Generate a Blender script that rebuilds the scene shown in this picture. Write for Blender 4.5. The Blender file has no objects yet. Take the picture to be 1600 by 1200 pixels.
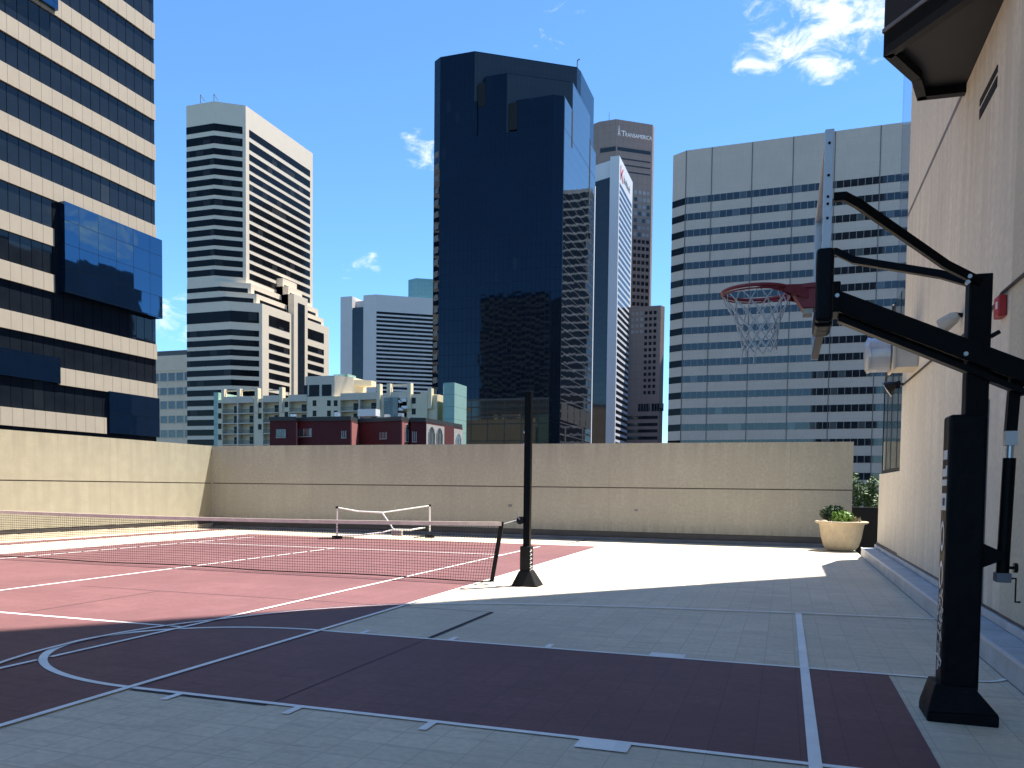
import bpy, bmesh, math, random
from mathutils import Vector, Matrix
random.seed(7)
R = math.radians
scene = bpy.context.scene
col = scene.collection

# ------------------------------------------------------------------ camera (measured from the court markings)
CAM = Vector((-0.1172, -5.8363, 1.4708)); YAW, PITCH, ROLL = 0.325, -0.0428, 0.0118
FPX, CXP, CYP = 1261.23, 800.0, 816.71          # focal length and principal point, in pixels of the 1600x1200 photo
fw = Vector((-math.sin(YAW)*math.cos(PITCH), math.cos(YAW)*math.cos(PITCH), math.sin(PITCH)))
rt = Vector((math.cos(YAW), math.sin(YAW), 0)); up = rt.cross(fw)
rt, up = rt*math.cos(ROLL)+up*math.sin(ROLL), -rt*math.sin(ROLL)+up*math.cos(ROLL)
def ray(x, y): return rt*((x-CXP)/FPX) - up*((y-CYP)/FPX) + fw
def floor_pt(x, y, z=0.0): d = ray(x, y); return CAM + d*((z-CAM.z)/d.z)
def at_y(x, y, Y): d = ray(x, y); return CAM + d*((Y-CAM.y)/d.y)
def at_x(x, y, X): d = ray(x, y); return CAM + d*((X-CAM.x)/d.x)
cd = bpy.data.cameras.new('camera'); cam = bpy.data.objects.new('camera', cd); col.objects.link(cam)
M = Matrix.Identity(4)
for i in range(3):
    M[i][0] = rt[i]; M[i][1] = up[i]; M[i][2] = -fw[i]; M[i][3] = CAM[i]
cam.matrix_world = M
cd.sensor_width = 36.0; cd.lens = FPX/1600*36.0; cd.shift_y = (CYP-600.0)/1600.0
cd.clip_start = 0.05; cd.clip_end = 6000
scene.camera = cam

# ------------------------------------------------------------------ light and sky
SUN_AZ = Vector((0.66, 0.75, 0)).normalized(); SUN_EL = R(69.5)
sd = (SUN_AZ*math.cos(SUN_EL) + Vector((0, 0, math.sin(SUN_EL)))).normalized()
sl = bpy.data.lights.new('sun', 'SUN'); sl.energy = 5.0; sl.angle = R(0.5); sl.color = (1.0, 0.95, 0.87)
so = bpy.data.objects.new('sun', sl); col.objects.link(so)
so.rotation_euler = sd.to_track_quat('Z', 'Y').to_euler(); so.location = (20, 20, 60)
w = bpy.data.worlds.new('World'); scene.world = w; w.use_nodes = True
nt = w.node_tree; nt.nodes.clear(); N = nt.nodes; L = nt.links
def node(t, **k):
    n = N.new(t)
    for a, b in k.items(): setattr(n, a, b)
    return n
out = node('ShaderNodeOutputWorld'); bg = node('ShaderNodeBackground'); bg.inputs[1].default_value = 0.098
sky = node('ShaderNodeTexSky', sky_type='NISHITA'); sky.sun_disc = False
sky.sun_elevation = SUN_EL; sky.sun_rotation = math.atan2(SUN_AZ.x, SUN_AZ.y)
sky.altitude = 1600; sky.air_density = 1.0; sky.dust_density = 0.05; sky.ozone_density = 2.0
hs = node('ShaderNodeHueSaturation'); hs.inputs['Saturation'].default_value = 1.0; hs.inputs['Value'].default_value = 1.0
skt = node('ShaderNodeMix', data_type='RGBA', blend_type='MULTIPLY'); skt.inputs['Factor'].default_value = 1.0
L.new(sky.outputs[0], skt.inputs[6]); skt.inputs[7].default_value = (0.60, 0.89, 1.06, 1)
L.new(skt.outputs[2], hs.inputs['Color'])
tc = node('ShaderNodeTexCoord')
mp = node('ShaderNodeMapping'); mp.inputs['Scale'].default_value = (1, 1, 1.9); mp.inputs['Rotation'].default_value = (0.0, 0.25, 0.3)
L.new(tc.outputs['Generated'], mp.inputs['Vector'])
nz = node('ShaderNodeTexNoise'); nz.inputs['Scale'].default_value = 21; nz.inputs['Detail'].default_value = 9; nz.inputs['Roughness'].default_value = 0.62
nz.inputs['Distortion'].default_value = 0.5
L.new(mp.outputs[0], nz.inputs['Vector'])
mask = None
CLOUDS = [(1235, 12, 92, 1.0), (1185, 62, 62, .9), (1320, 40, 75, 1.0), (1370, 22, 60, .8), (885, 28, 60, .62), (655, 236, 34, 1.0), (672, 252, 28, .8),
          (575, 424, 40, .62), (535, 437, 36, .62), (265, 516, 70, .72), (905, 8, 34, .55)]
dirs = [(ray(x, y).normalized(), r/FPX*1.0, s) for x, y, r, s in CLOUDS]
for x, y, r, s in [(125, 362, 60, .9), (160, 372, 50, .8), (40, 20, 60, .6)]:
    d = ray(x, y).normalized(); dirs.append((Vector((-d.x, d.y, d.z)), r/FPX, s))
for d, r, s in dirs:
    dt = node('ShaderNodeVectorMath', operation='DOT_PRODUCT'); L.new(tc.outputs['Generated'], dt.inputs[0]); dt.inputs[1].default_value = d
    mr = node('ShaderNodeMapRange', interpolation_type='SMOOTHSTEP')
    mr.inputs['From Min'].default_value = math.cos(r*1.35); mr.inputs['From Max'].default_value = math.cos(r*0.25)
    mr.inputs['To Max'].default_value = s
    L.new(dt.outputs['Value'], mr.inputs['Value'])
    if mask is None: mask = mr.outputs[0]
    else:
        mx = node('ShaderNodeMath', operation='MAXIMUM'); L.new(mask, mx.inputs[0]); L.new(mr.outputs[0], mx.inputs[1]); mask = mx.outputs[0]
ad = node('ShaderNodeMath', operation='MULTIPLY_ADD'); L.new(mask, ad.inputs[0]); ad.inputs[1].default_value = 0.40; L.new(nz.outputs['Fac'], ad.inputs[2])
cr = node('ShaderNodeMapRange', interpolation_type='SMOOTHSTEP'); cr.inputs['From Min'].default_value = 0.79; cr.inputs['From Max'].default_value = 1.06
L.new(ad.outputs[0], cr.inputs['Value'])
mixc = node('ShaderNodeMix', data_type='RGBA'); L.new(cr.outputs[0], mixc.inputs['Factor']); L.new(hs.outputs[0], mixc.inputs[6])
mixc.inputs[7].default_value = (5.6, 5.7, 5.7, 1)
L.new(mixc.outputs[2], bg.inputs[0]); L.new(bg.outputs[0], out.inputs[0])
scene.view_settings.view_transform = 'Standard'; scene.view_settings.look = 'None'; scene.view_settings.gamma = 1.0
scene.view_settings.exposure = 1.4
scene.cycles.max_bounces = 8; scene.cycles.transparent_max_bounces = 12
scene.cycles.caustics_reflective = False; scene.cycles.caustics_refractive = False

# ------------------------------------------------------------------ materials
def pm(name, c, rough=.7, var=.12, scale=3.0, streak=0.0, bump=0.0, bscale=40.0, metal=0.0, ior=1.45, grid=None, spots=0.0, wav=0.0, fine=0.0, spec=None, second=None, tint=None, bdist=.01, pane=None, scuff=0.0, drips=()):
    """Procedural material on metric UVs: noise mottling, vertical streaks, joint grid (du, dv, width, colour), dark spots, wavy glass."""
    m = bpy.data.materials.new(name); m.use_nodes = True; t = m.node_tree; n = t.nodes; l = t.links
    b = n['Principled BSDF']; b.inputs['Roughness'].default_value = rough; b.inputs['Metallic'].default_value = metal; b.inputs['IOR'].default_value = ior
    if spec is not None: b.inputs['Specular IOR Level'].default_value = spec
    if tint: b.inputs['Specular Tint'].default_value = (*tint, 1)
    uv = n.new('ShaderNodeTexCoord'); U = uv.outputs['UV']
    def noise(sc, det=5, vec=U, rough_=.55):
        x = n.new('ShaderNodeTexNoise'); x.inputs['Scale'].default_value = sc; x.inputs['Detail'].default_value = det; x.inputs['Roughness'].default_value = rough_
        l.new(vec, x.inputs['Vector']); return x.outputs['Fac']
    def mixrgb(f, a, bb, mode='MIX'):
        x = n.new('ShaderNodeMix'); x.data_type = 'RGBA'; x.blend_type = mode
        if isinstance(f, float): x.inputs['Factor'].default_value = f
        else: l.new(f, x.inputs['Factor'])
        for s, v in ((6, a), (7, bb)):
            if isinstance(v, tuple): x.inputs[s].default_value = (*v[:3], 1)
            else: l.new(v, x.inputs[s])
        return x.outputs[2]
    def ramp(f, lo, hi):
        x = n.new('ShaderNodeMapRange'); x.inputs['From Min'].default_value = lo; x.inputs['From Max'].default_value = hi; l.new(f, x.inputs['Value']); return x.outputs[0]
    def cell(du, dv):
        q = n.new('ShaderNodeVectorMath'); q.operation = 'DIVIDE'; l.new(U, q.inputs[0]); q.inputs[1].default_value = (du, dv, 1)
        f = n.new('ShaderNodeVectorMath'); f.operation = 'FLOOR'; l.new(q.outputs[0], f.inputs[0])
        wn = n.new('ShaderNodeTexWhiteNoise'); wn.noise_dimensions = '3D'; l.new(f.outputs[0], wn.inputs['Vector']); return wn
    dk = tuple(v*(1-var) for v in c); lt = tuple(min(1, v*(1+var)) for v in c)
    if second: dk = second
    o = mixrgb(ramp(noise(scale), .3, .7), dk, lt)
    if fine: o = mixrgb(ramp(noise(scale*14, 3), .25, .75), o, tuple(v*(1-fine) for v in c)) if False else mixrgb(fine, o, mixrgb(ramp(noise(scale*16, 3), .3, .7), tuple(v*.6 for v in c), tuple(min(1, v*1.3) for v in c)))
    if streak:
        mpn = n.new('ShaderNodeMapping'); mpn.inputs['Scale'].default_value = (2.6, .16, 1); l.new(U, mpn.inputs['Vector'])
        o = mixrgb(ramp(noise(1.6, 6, mpn.outputs[0]), .42, .75), o, tuple(v*(1-streak) for v in c))
    if spots: o = mixrgb(ramp(noise(scale*2.3, 7, rough_=.75), .62, .8), o, tuple(v*(1-spots) for v in c))
    for zt_, ln_, st_ in drips:                     # runoff stains: vertical streaks fading away from an edge at height zt_
        mpn = n.new('ShaderNodeMapping'); mpn.inputs['Scale'].default_value = (4.5, .22, 1); l.new(U, mpn.inputs['Vector'])
        sx_ = n.new('ShaderNodeSeparateXYZ'); l.new(U, sx_.inputs[0])
        fa = n.new('ShaderNodeMapRange'); fa.inputs['From Min'].default_value = zt_-ln_; fa.inputs['From Max'].default_value = zt_; l.new(sx_.outputs[1], fa.inputs['Value'])
        mm = n.new('ShaderNodeMath'); mm.operation = 'MULTIPLY'; l.new(fa.outputs[0], mm.inputs[0]); l.new(ramp(noise(1.3, 6, mpn.outputs[0], .6), .44, .70), mm.inputs[1])
        lt_ = n.new('ShaderNodeMath'); lt_.operation = 'LESS_THAN'; l.new(sx_.outputs[1], lt_.inputs[0]); lt_.inputs[1].default_value = max(zt_, zt_-ln_)+.01 if ln_ > 0 else 1e6
        m2_ = n.new('ShaderNodeMath'); m2_.operation = 'MULTIPLY'; l.new(mm.outputs[0], m2_.inputs[0]); l.new(lt_.outputs[0], m2_.inputs[1])
        o = mixrgb(m2_.outputs[0], o, tuple(v*(1-st_) for v in c))
    if scuff:
        mpn = n.new('ShaderNodeMapping'); mpn.inputs['Scale'].default_value = (1.1, 6.5, 1); mpn.inputs['Rotation'].default_value = (0, 0, .25); l.new(U, mpn.inputs['Vector'])
        o = mixrgb(ramp(noise(1.5, 9, mpn.outputs[0], .7), .53, .80), o, tuple(v*(1-scuff) for v in c))
        o = mixrgb(ramp(noise(.33, 6, U, .6), .48, .75), o, tuple(v*(1-scuff*.55) for v in c))
        wn = cell(.25, .25); o = mixrgb(ramp(wn.outputs['Value'], .0, 5.0), o, tuple(v*.55 for v in c))
    if pane:
        pdu, pdv, tilt, prob, bc = pane; wn = cell(pdu, pdv)
        o = mixrgb(ramp(wn.outputs['Value'], 1-prob, 1-prob+.04), o, bc)
        sb = n.new('ShaderNodeVectorMath'); sb.operation = 'SUBTRACT'; l.new(wn.outputs['Color'], sb.inputs[0]); sb.inputs[1].default_value = (.5, .5, .5)
        scv = n.new('ShaderNodeVectorMath'); scv.operation = 'SCALE'; l.new(sb.outputs[0], scv.inputs[0]); scv.inputs['Scale'].default_value = tilt
        ge = n.new('ShaderNodeNewGeometry'); av = n.new('ShaderNodeVectorMath'); av.operation = 'ADD'; l.new(ge.outputs['Normal'], av.inputs[0]); l.new(scv.outputs[0], av.inputs[1])
        nv_ = n.new('ShaderNodeVectorMath'); nv_.operation = 'NORMALIZE'; l.new(av.outputs[0], nv_.inputs[0]); paneN = nv_.outputs[0]
        if not wav: l.new(paneN, b.inputs['Normal'])
    if grid:
        du, dv, wd, gc = grid; sx = n.new('ShaderNodeSeparateXYZ'); l.new(U, sx.inputs[0]); fs = []
        for ax, d in ((0, du), (1, dv)):
            if not d: continue
            a = n.new('ShaderNodeMath'); a.operation = 'DIVIDE'; l.new(sx.outputs[ax], a.inputs[0]); a.inputs[1].default_value = d
            f = n.new('ShaderNodeMath'); f.operation = 'FRACT'; l.new(a.outputs[0], f.inputs[0])
            c2 = n.new('ShaderNodeMath'); c2.operation = 'LESS_THAN'; l.new(f.outputs[0], c2.inputs[0]); c2.inputs[1].default_value = wd/d; fs.append(c2.outputs[0])
        g = fs[0]
        if len(fs) == 2:
            mx = n.new('ShaderNodeMath'); mx.operation = 'MAXIMUM'; l.new(fs[0], mx.inputs[0]); l.new(fs[1], mx.inputs[1]); g = mx.outputs[0]
        o = mixrgb(g, o, gc)
        iv = n.new('ShaderNodeMath'); iv.operation = 'MULTIPLY_ADD'; l.new(g, iv.inputs[0]); iv.inputs[1].default_value = -.45; iv.inputs[2].default_value = .5
        if rough < .3: l.new(iv.outputs[0], b.inputs['Specular IOR Level'])
    l.new(o, b.inputs['Base Color'])
    if bump:
        bp = n.new('ShaderNodeBump'); bp.inputs['Strength'].default_value = bump; bp.inputs['Distance'].default_value = bdist
        l.new(noise(bscale, 4), bp.inputs['Height']); l.new(bp.outputs[0], b.inputs['Normal'])
    if wav:
        bp = n.new('ShaderNodeBump'); bp.inputs['Strength'].default_value = 1.0; bp.inputs['Distance'].default_value = wav
        if pane: l.new(paneN, bp.inputs['Normal'])
        l.new(noise(.35, 2), bp.inputs['Height']); l.new(bp.outputs[0], b.inputs['Normal'])
    return m
def clear(name, c, gloss=.1, tint=.9):
    m = bpy.data.materials.new(name); m.use_nodes = True; t = m.node_tree; n = t.nodes; l = t.links; n.clear()
    o = n.new('ShaderNodeOutputMaterial'); mx = n.new('ShaderNodeMixShader'); tr = n.new('ShaderNodeBsdfTransparent'); gl = n.new('ShaderNodeBsdfGlossy')
    tr.inputs[0].default_value = (*[v*tint for v in c], 1); gl.inputs['Roughness'].default_value = .03; mx.inputs[0].default_value = gloss
    l.new(tr.outputs[0], mx.inputs[1]); l.new(gl.outputs[0], mx.inputs[2]); l.new(mx.outputs[0], o.inputs[0]); return m

T = .25
MT = dict(
 tile=pm('cream_court_tile', (.72, .615, .47), .62, .08, 1.3, spots=.22, spec=.25, scuff=.50, bump=.15, bscale=90, grid=(T, T, .008, (.52, .445, .34)), fine=.25),
 red=pm('maroon_court_tile', (.19, .088, .088), .6, .12, 1.1, spots=.14, spec=.22, scuff=.36, bump=.15, bscale=90, grid=(T, T, .006, (.12, .053, .06)), fine=.3),
 line=pm('white_line_paint', (.97, .94, .90), .6, .06, 6, spots=.16, scuff=.12, spec=.3),
 seam=pm('dark_seam', (.035, .028, .035), .8, .2),
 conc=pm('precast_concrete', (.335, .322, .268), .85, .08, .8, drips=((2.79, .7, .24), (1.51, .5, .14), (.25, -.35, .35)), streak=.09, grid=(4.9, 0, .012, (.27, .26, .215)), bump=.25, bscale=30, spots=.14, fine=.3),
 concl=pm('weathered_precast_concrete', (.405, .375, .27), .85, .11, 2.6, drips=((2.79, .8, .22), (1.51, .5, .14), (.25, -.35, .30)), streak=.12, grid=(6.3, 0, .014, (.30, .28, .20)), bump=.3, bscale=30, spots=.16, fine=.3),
 groove=pm('joint_groove', (.10, .085, .065), .9, .1),
 flash=pm('dark_flashing', (.06, .055, .052), .6, .2),
 strip=pm('grey_base_strip', (.16, .16, .17), .8, .2, 2),
 ledge=pm('ledge_membrane', (.44, .47, .50), .6, .22, 2.4, spots=.2, fine=.2, grid=(0, .9, .012, (.16, .17, .18))),
 stucco=pm('tower_stucco', (.66, .615, .52), .9, .09, .7, drips=((6.5, 3.2, .25), (5.75, 2.2, .20), (.3, -.7, .35)), streak=.13, bump=.35, bscale=22, spots=.08, fine=.3),
 stucco2=pm('tower_stucco_greenish', (.52, .49, .39), .9, .10, 1.4, streak=.1, bump=.35, bscale=22, spots=.15, fine=.3),
 black=pm('black_paint', (.004, .004, .005), .5, .2, spec=.25),
 blacks=pm('black_powder_coat', (.0022, .0022, .003), .45, .2, spec=.13),
 vinyl=pm('black_vinyl_pad', (.0032, .0032, .0055), .5, .2, bump=.6, bscale=5, bdist=.03, spec=.15),
 rubber=pm('black_rubber', (.008, .008, .009), .75, .2, spec=.25),
 bronze=pm('dark_bronze_metal', (.010, .011, .014), .5, .15, spec=.35),
 steel=pm('galvanised_steel', (.55, .57, .60), .38, .10, 5, metal=.85),
 alu=pm('grey_aluminium', (.60, .62, .66), .5, .06, 5, metal=.2),
 duct=pm('painted_duct', (.50, .45, .38), .6, .08),
 rim=pm('red_rim_paint', (.28, .035, .045), .5, .15),
 cord=pm('net_cord', (.62, .60, .58), .8, .12, 30),
 mesh=pm('net_mesh_cord', (.055, .05, .048), .9, .15),
 tape=pm('net_tape', (.80, .66, .55), .8, .12, 6),
 white=pm('white_plastic', (.80, .79, .76), .5, .05),
 redbox=pm('red_alarm_plastic', (.42, .02, .02), .4, .1),
 pot=pm('cast_stone', (.46, .38, .26), .8, .15, 5, spots=.15, fine=.2),
 soil=pm('soil', (.05, .038, .028), .95, .3, 20),
 leafd=pm('dark_leaf', (.028, .055, .022), .6, .35, 8),
 leafb=pm('bright_leaf', (.15, .26, .05), .55, .30, 8),
 leafm=pm('shrub_leaf', (.085, .14, .05), .6, .40, 6),
 leafp=pm('flower_leaf', (.28, .24, .14), .6, .3, 8),
 bark=pm('bark', (.09, .06, .04), .9, .2),
 asphalt=pm('street_asphalt', (.055, .055, .057), .9, .15, .2),
 ndeck=pm('deck_concrete', (.30, .29, .27), .9, .1, .5),
 b1c=pm('cream_spandrel', (.50, .41, .30), .75, .05, .8, streak=.05, grid=(1.04, 0, .05, (.26, .21, .16))),
 b1g=pm('dark_navy_ribbon_glass', (.012, .016, .022), .03, .2, .5, ior=1.40, wav=.003, pane=(1.04, 3.9, .008, .05, (.03, .035, .04)), grid=(1.04, 0, .07, (.004, .005, .006))),
 b1b=pm('blue_mirror_glass', (.004, .012, .03), .02, .1, .5, ior=2.3, tint=(.25, .6, 1.0), wav=.006, pane=(2.08, 2.0, .012, .0, (0, 0, 0)), grid=(2.08, 2.0, .04, (.01, .013, .018))),
 wconc=pm('white_precast', (.68, .585, .46), .8, .03, .3, streak=.05),
 dglass=pm('black_ribbon_glass', (.006, .007, .009), .06, .3, .3, ior=1.22, pane=(3.0, 3.62, .0, .10, (.028, .029, .031)), grid=(1.5, 0, .07, (.02, .02, .024))),
 beige=pm('beige_stone', (.74, .58, .42), .85, .07, .3, streak=.08),
 gglass=pm('grey_window_glass', (.06, .08, .09), .08, .3, .6, ior=1.6, grid=(1.2, 0, .1, (.2, .2, .19))),
 cream=pm('cream_stucco', (.68, .60, .43), .85, .06, .3, streak=.06),
 creamd=pm('pale_grey_stucco', (.58, .53, .43), .85, .06, .3, streak=.06),
 teal=pm('pale_teal_panel', (.26, .42, .37), .5, .06, .5, grid=(0, 3.4, .14, (.13, .23, .2))),
 tealg=pm('teal_glass', (.06, .16, .17), .08, .1, .5, ior=1.9, grid=(2, 4, .15, (.04, .1, .1))),
 brick=pm('dark_red_brick', (.085, .014, .017), .85, .18, 1.2, fine=.4, grid=(0, .3, .03, (.07, .016, .017))),
 brickl=pm('sunlit_tone_brick', (.34, .12, .11), .85, .12, 1.2, fine=.3),  # paler copy of the brick: sunlight on the angled faces put into its colour
 cornice=pm('black_cornice', (.035, .04, .04), .6, .2),
 gstone=pm('grey_trim_stone', (.42, .39, .36), .85, .1, 1),
 lilac=pm('lilac_grey_precast', (.58, .53, .50), .8, .03, .1),
 bglass=pm('black_tower_glass', (.0025, .0055, .0115), .035, .35, .06, ior=1.40, tint=(.5, .72, 1.0), wav=.004, pane=(1.65, 3.95, .006, .012, (.03, .035, .04)), grid=(1.65, 3.95, .12, (.010, .018, .030))),
 bglass2=pm('black_tower_side_glass', (.006, .010, .017), .03, .3, .06, ior=4.2, wav=.006, pane=(3.3, 3.95, .010, .0, (.03, .035, .04)), grid=(0, 3.95, .22, (.10, .105, .11))),
 podium=pm('podium_dark_glass', (.010, .018, .022), .05, .3, .1, ior=1.5, wav=.003, grid=(6.1, 5.8, .35, (.035, .05, .05))),
 slot=pm('black_recess', (.004, .004, .005), .8, .1),
 mech=pm('dark_tower_penthouse', (.012, .017, .026), .35, .1, .2, grid=(1.65, 3.95, .10, (.030, .035, .042))),
 wslim=pm('white_blue_precast', (.56, .57, .60), .8, .04, .1, streak=.05),
 navy=pm('navy_tower_glass', (.012, .018, .026), .05, .2, .2, ior=1.5, grid=(1.5, 3.5, .1, (.02, .026, .034))),
 brown=pm('brown_granite', (.235, .18, .16), .7, .07, .15, grid=(3.2, 4.0, .09, (.12, .095, .09))),
 bwin=pm('punched_window_glass', (.02, .022, .026), .06, .5, .13, ior=1.6),
 bwinl=pm('pale_window_blind', (.26, .25, .25), .3, .3, .13),
 grey=pm('grey_ribbed_precast', (.68, .53, .42), .85, .05, .25, streak=.07, grid=(0, 1.95, .05, (.57, .45, .355))),
 greyj=pm('facade_joint', (.12, .12, .115), .8, .1),
 gwin=pm('blue_grey_ribbon_glass', (.016, .020, .025), .035, .3, .6, ior=1.62, pane=(1.45, 3.73, .008, .10, (.10, .105, .10)), grid=(1.45, 0, .13, (.26, .265, .255))),
 bay=pm('bay_window_glass', (.03, .045, .05), .03, .1, .5, ior=2.0, wav=.002),
 screen=clear('clear_screen_glass', (.92, .93, .97), .20, 1.0),
 board=clear('clear_backboard_glass', (.93, .95, .96), .05, 1.0),
 sign=pm('pale_sign_letters', (.9, .86, .86), .5, .05), signr=pm('red_sign_emblem', (.55, .05, .04), .5, .05), signd=pm('dark_sign_letters', (.05, .05, .055), .5, .05),
)

# ------------------------------------------------------------------ mesh helpers
class MB:
    def __init__(s): s.v = []; s.f = []
    def quad(s, *p): i = len(s.v); s.v += [tuple(q) for q in p]; s.f.append(tuple(range(i, i+len(p)))); return s
    def prism(s, poly, z0, z1):          # poly: counter-clockwise plan
        i = len(s.v); n = len(poly)
        s.v += [(p[0], p[1], z0) for p in poly] + [(p[0], p[1], z1) for p in poly]
        s.f.append(tuple(i+k for k in reversed(range(n)))); s.f.append(tuple(i+n+k for k in range(n)))
        for k in range(n): k2 = (k+1) % n; s.f.append((i+k, i+k2, i+n+k2, i+n+k))
        return s
    def box(s, x0, x1, y0, y1, z0, z1): return s.prism([(x0, y0), (x1, y0), (x1, y1), (x0, y1)], z0, z1)
    def hexa(s, b, t):                   # four bottom and four top points, ccw
        i = len(s.v); s.v += [tuple(p) for p in b] + [tuple(p) for p in t]
        s.f += [(i+3, i+2, i+1, i), (i+4, i+5, i+6, i+7)] + [(i+k, i+(k+1) % 4, i+4+(k+1) % 4, i+4+k) for k in range(4)]; return s
    def extr(s, prof, axis, a, b):       # profile polygon in the plane normal to axis, extruded from a to b
        def P(p, c): return (c, p[0], p[1]) if axis == 'x' else (p[0], c, p[1])
        i = len(s.v); n = len(prof); s.v += [P(p, a) for p in prof] + [P(p, b) for p in prof]
        s.f.append(tuple(i+k for k in range(n))); s.f.append(tuple(i+n+k for k in reversed(range(n))))
        for k in range(n): k2 = (k+1) % n; s.f.append((i+k, i+n+k, i+n+k2, i+k2))
        return s
    def tube(s, pts, r, n=8, cap=True, sq=False):
        pts = [Vector(p) for p in pts]; rs = r if isinstance(r, (list, tuple)) else [r]*len(pts); i0 = len(s.v)
        d0 = (pts[1]-pts[0]).normalized(); ref = Vector((0, 0, 1)) if abs(d0.z) < .9 else Vector((1, 0, 0)); a = d0.cross(ref).normalized()
        for k, p in enumerate(pts):
            d = ((pts[min(k+1, len(pts)-1)]-p).normalized()+(p-pts[max(k-1, 0)]).normalized()).normalized() if 0 < k < len(pts)-1 else ((pts[1]-pts[0]) if k == 0 else (pts[-1]-pts[-2])).normalized()
            a = (a-d*a.dot(d)).normalized(); b = d.cross(a)
            for q in range(n):
                an = 2*math.pi*(q+(.5 if sq else 0))/n; s.v.append(tuple(p+a*(math.cos(an)*rs[k])+b*(math.sin(an)*rs[k])))
        for k in range(len(pts)-1):
            for q in range(n):
                q2 = (q+1) % n; s.f.append((i0+k*n+q, i0+k*n+q2, i0+(k+1)*n+q2, i0+(k+1)*n+q))
        if cap: s.f.append(tuple(i0+q for q in reversed(range(n)))); s.f.append(tuple(i0+(len(pts)-1)*n+q for q in range(n)))
        return s
    def lathe(s, prof, cx, cy, n=40):    # profile of (radius, z)
        i0 = len(s.v)
        for r, z in prof:
            for q in range(n): an = 2*math.pi*q/n; s.v.append((cx+r*math.cos(an), cy+r*math.sin(an), z))
        for k in range(len(prof)-1):
            for q in range(n): q2 = (q+1) % n; s.f.append((i0+k*n+q, i0+k*n+q2, i0+(k+1)*n+q2, i0+(k+1)*n+q))
        return s
    def build(s, name, mat, parent=None, bevel=0.0, smooth=False):
        me = bpy.data.meshes.new(name); me.from_pydata(s.v, [], s.f)
        bm = bmesh.new(); bm.from_mesh(me); bmesh.ops.recalc_face_normals(bm, faces=bm.faces)
        uvl = bm.loops.layers.uv.new('metric')
        for f in bm.faces:
            n = f.normal
            t = Vector((-n.y, n.x, 0)) if abs(n.z) < .9 else None
            if t is not None and t.length > 1e-6: t.normalize()
            for lp in f.loops:
                c = lp.vert.co; lp[uvl].uv = (c.x, c.y) if t is None else (c.dot(t), c.z)
            f.smooth = smooth
        bm.to_mesh(me); bm.free(); me.materials.append(MT[mat])
        o = bpy.data.objects.new(name, me); col.objects.link(o)
        if parent:
            o.parent = parent
            if parent.type == 'EMPTY': o.matrix_parent_inverse = Matrix.Translation(-parent.location)
        if bevel: md = o.modifiers.new('bevel', 'BEVEL'); md.width = bevel; md.segments = 2; md.limit_method = 'ANGLE'
        return o
def tag(o, label, cat, group=None):
    o['label'] = label; o['category'] = cat
    if group: o['group'] = group
    return o
def struct(o): o['kind'] = 'structure'; return o
def thing(name, label, cat, loc=(0, 0, 0), group=None):
    o = bpy.data.objects.new(name, None); col.objects.link(o); o.location = loc; o.empty_display_size = .2; bpy.context.view_layer.update()
    return tag(o, label, cat, group)
class Face:                              # a vertical facade plane from plan point p to q (outside on the right hand of p->q)
    def __init__(s, p, q):
        s.p = Vector((p[0], p[1])); d = Vector((q[0], q[1]))-s.p; s.w = d.length; s.d = d.normalized(); s.n = Vector((s.d.y, -s.d.x))
    def pt(s, u, o=0): v = s.p+s.d*u+s.n*o; return (v.x, v.y)
    def slab(s, mb, u0, u1, z0, z1, o0=-.3, o1=.05): return mb.prism([s.pt(u0, o1), s.pt(u1, o1), s.pt(u1, o0), s.pt(u0, o0)], z0, z1)
    def px(s, x, y):
        d = ray(x, y); c = Vector((CAM.x, CAM.y)); t = (s.p-c).dot(s.n)/(d.x*s.n.x+d.y*s.n.y); P = CAM+d*t
        return (Vector((P.x, P.y))-s.p).dot(s.d), P.z
    def u(s, x, y): return s.px(x, y)[0]
    def z(s, x, y): return s.px(x, y)[1]
def xy(v): return (v.x, v.y)
GZ = -24.0                                # street level below the roof deck

# ------------------------------------------------------------------ the setting: street, deck, court
struct(MB().quad((-3500, -1500, GZ), (3500, -1500, GZ), (3500, 5000, GZ), (-3500, 5000, GZ)).build('street_ground', 'asphalt'))
struct(MB().box(-18.9, 1.55, -40, 17.35, GZ, -.02).build('roof_deck', 'ndeck'))
struct(MB().quad((-18.62, -40, 0), (1.60, -40, 0), (1.60, 16.98, 0), (-18.62, 16.98, 0)).build('court_floor', 'tile'))
mb = MB(); z = .004
mb.quad((-15.25, -14, z), (-4.60, -14, z), (-4.60, 14.45, z), (-15.25, 14.45, z))
mb.quad((-4.56, -1.25, z), (.71, -1.25, z), (.71, 1.25, z), (-4.56, 1.25, z))
mb.quad((-18.0, -14, z), (-17.35, -14, z), (-17.35, 16.2, z), (-18.0, 16.2, z))
struct(mb.build('red_court_area', 'red'))
mb = MB(); z = .008; LW = .05
def hline(x0, x1, y, wd=LW, zz=z): mb.quad((x0, y-wd/2, zz), (x1, y-wd/2, zz), (x1, y+wd/2, zz), (x0, y+wd/2, zz))
def vline(x, y0, y1, wd=LW, zz=z): mb.quad((x-wd/2, y0, zz), (x+wd/2, y0, zz), (x+wd/2, y1, zz), (x-wd/2, y1, zz))
def path(pts, wd, zz):
    pts = [Vector((p[0], p[1])) for p in pts]; L_, R_ = [], []
    for k, p in enumerate(pts):
        d = (pts[min(k+1, len(pts)-1)]-pts[max(k-1, 0)]).normalized(); nn = Vector((-d.y, d.x)); L_.append(p+nn*wd/2); R_.append(p-nn*wd/2)
    for k in range(len(pts)-1): mb.quad((*R_[k], zz), (*R_[k+1], zz), (*L_[k+1], zz), (*L_[k], zz))
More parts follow.
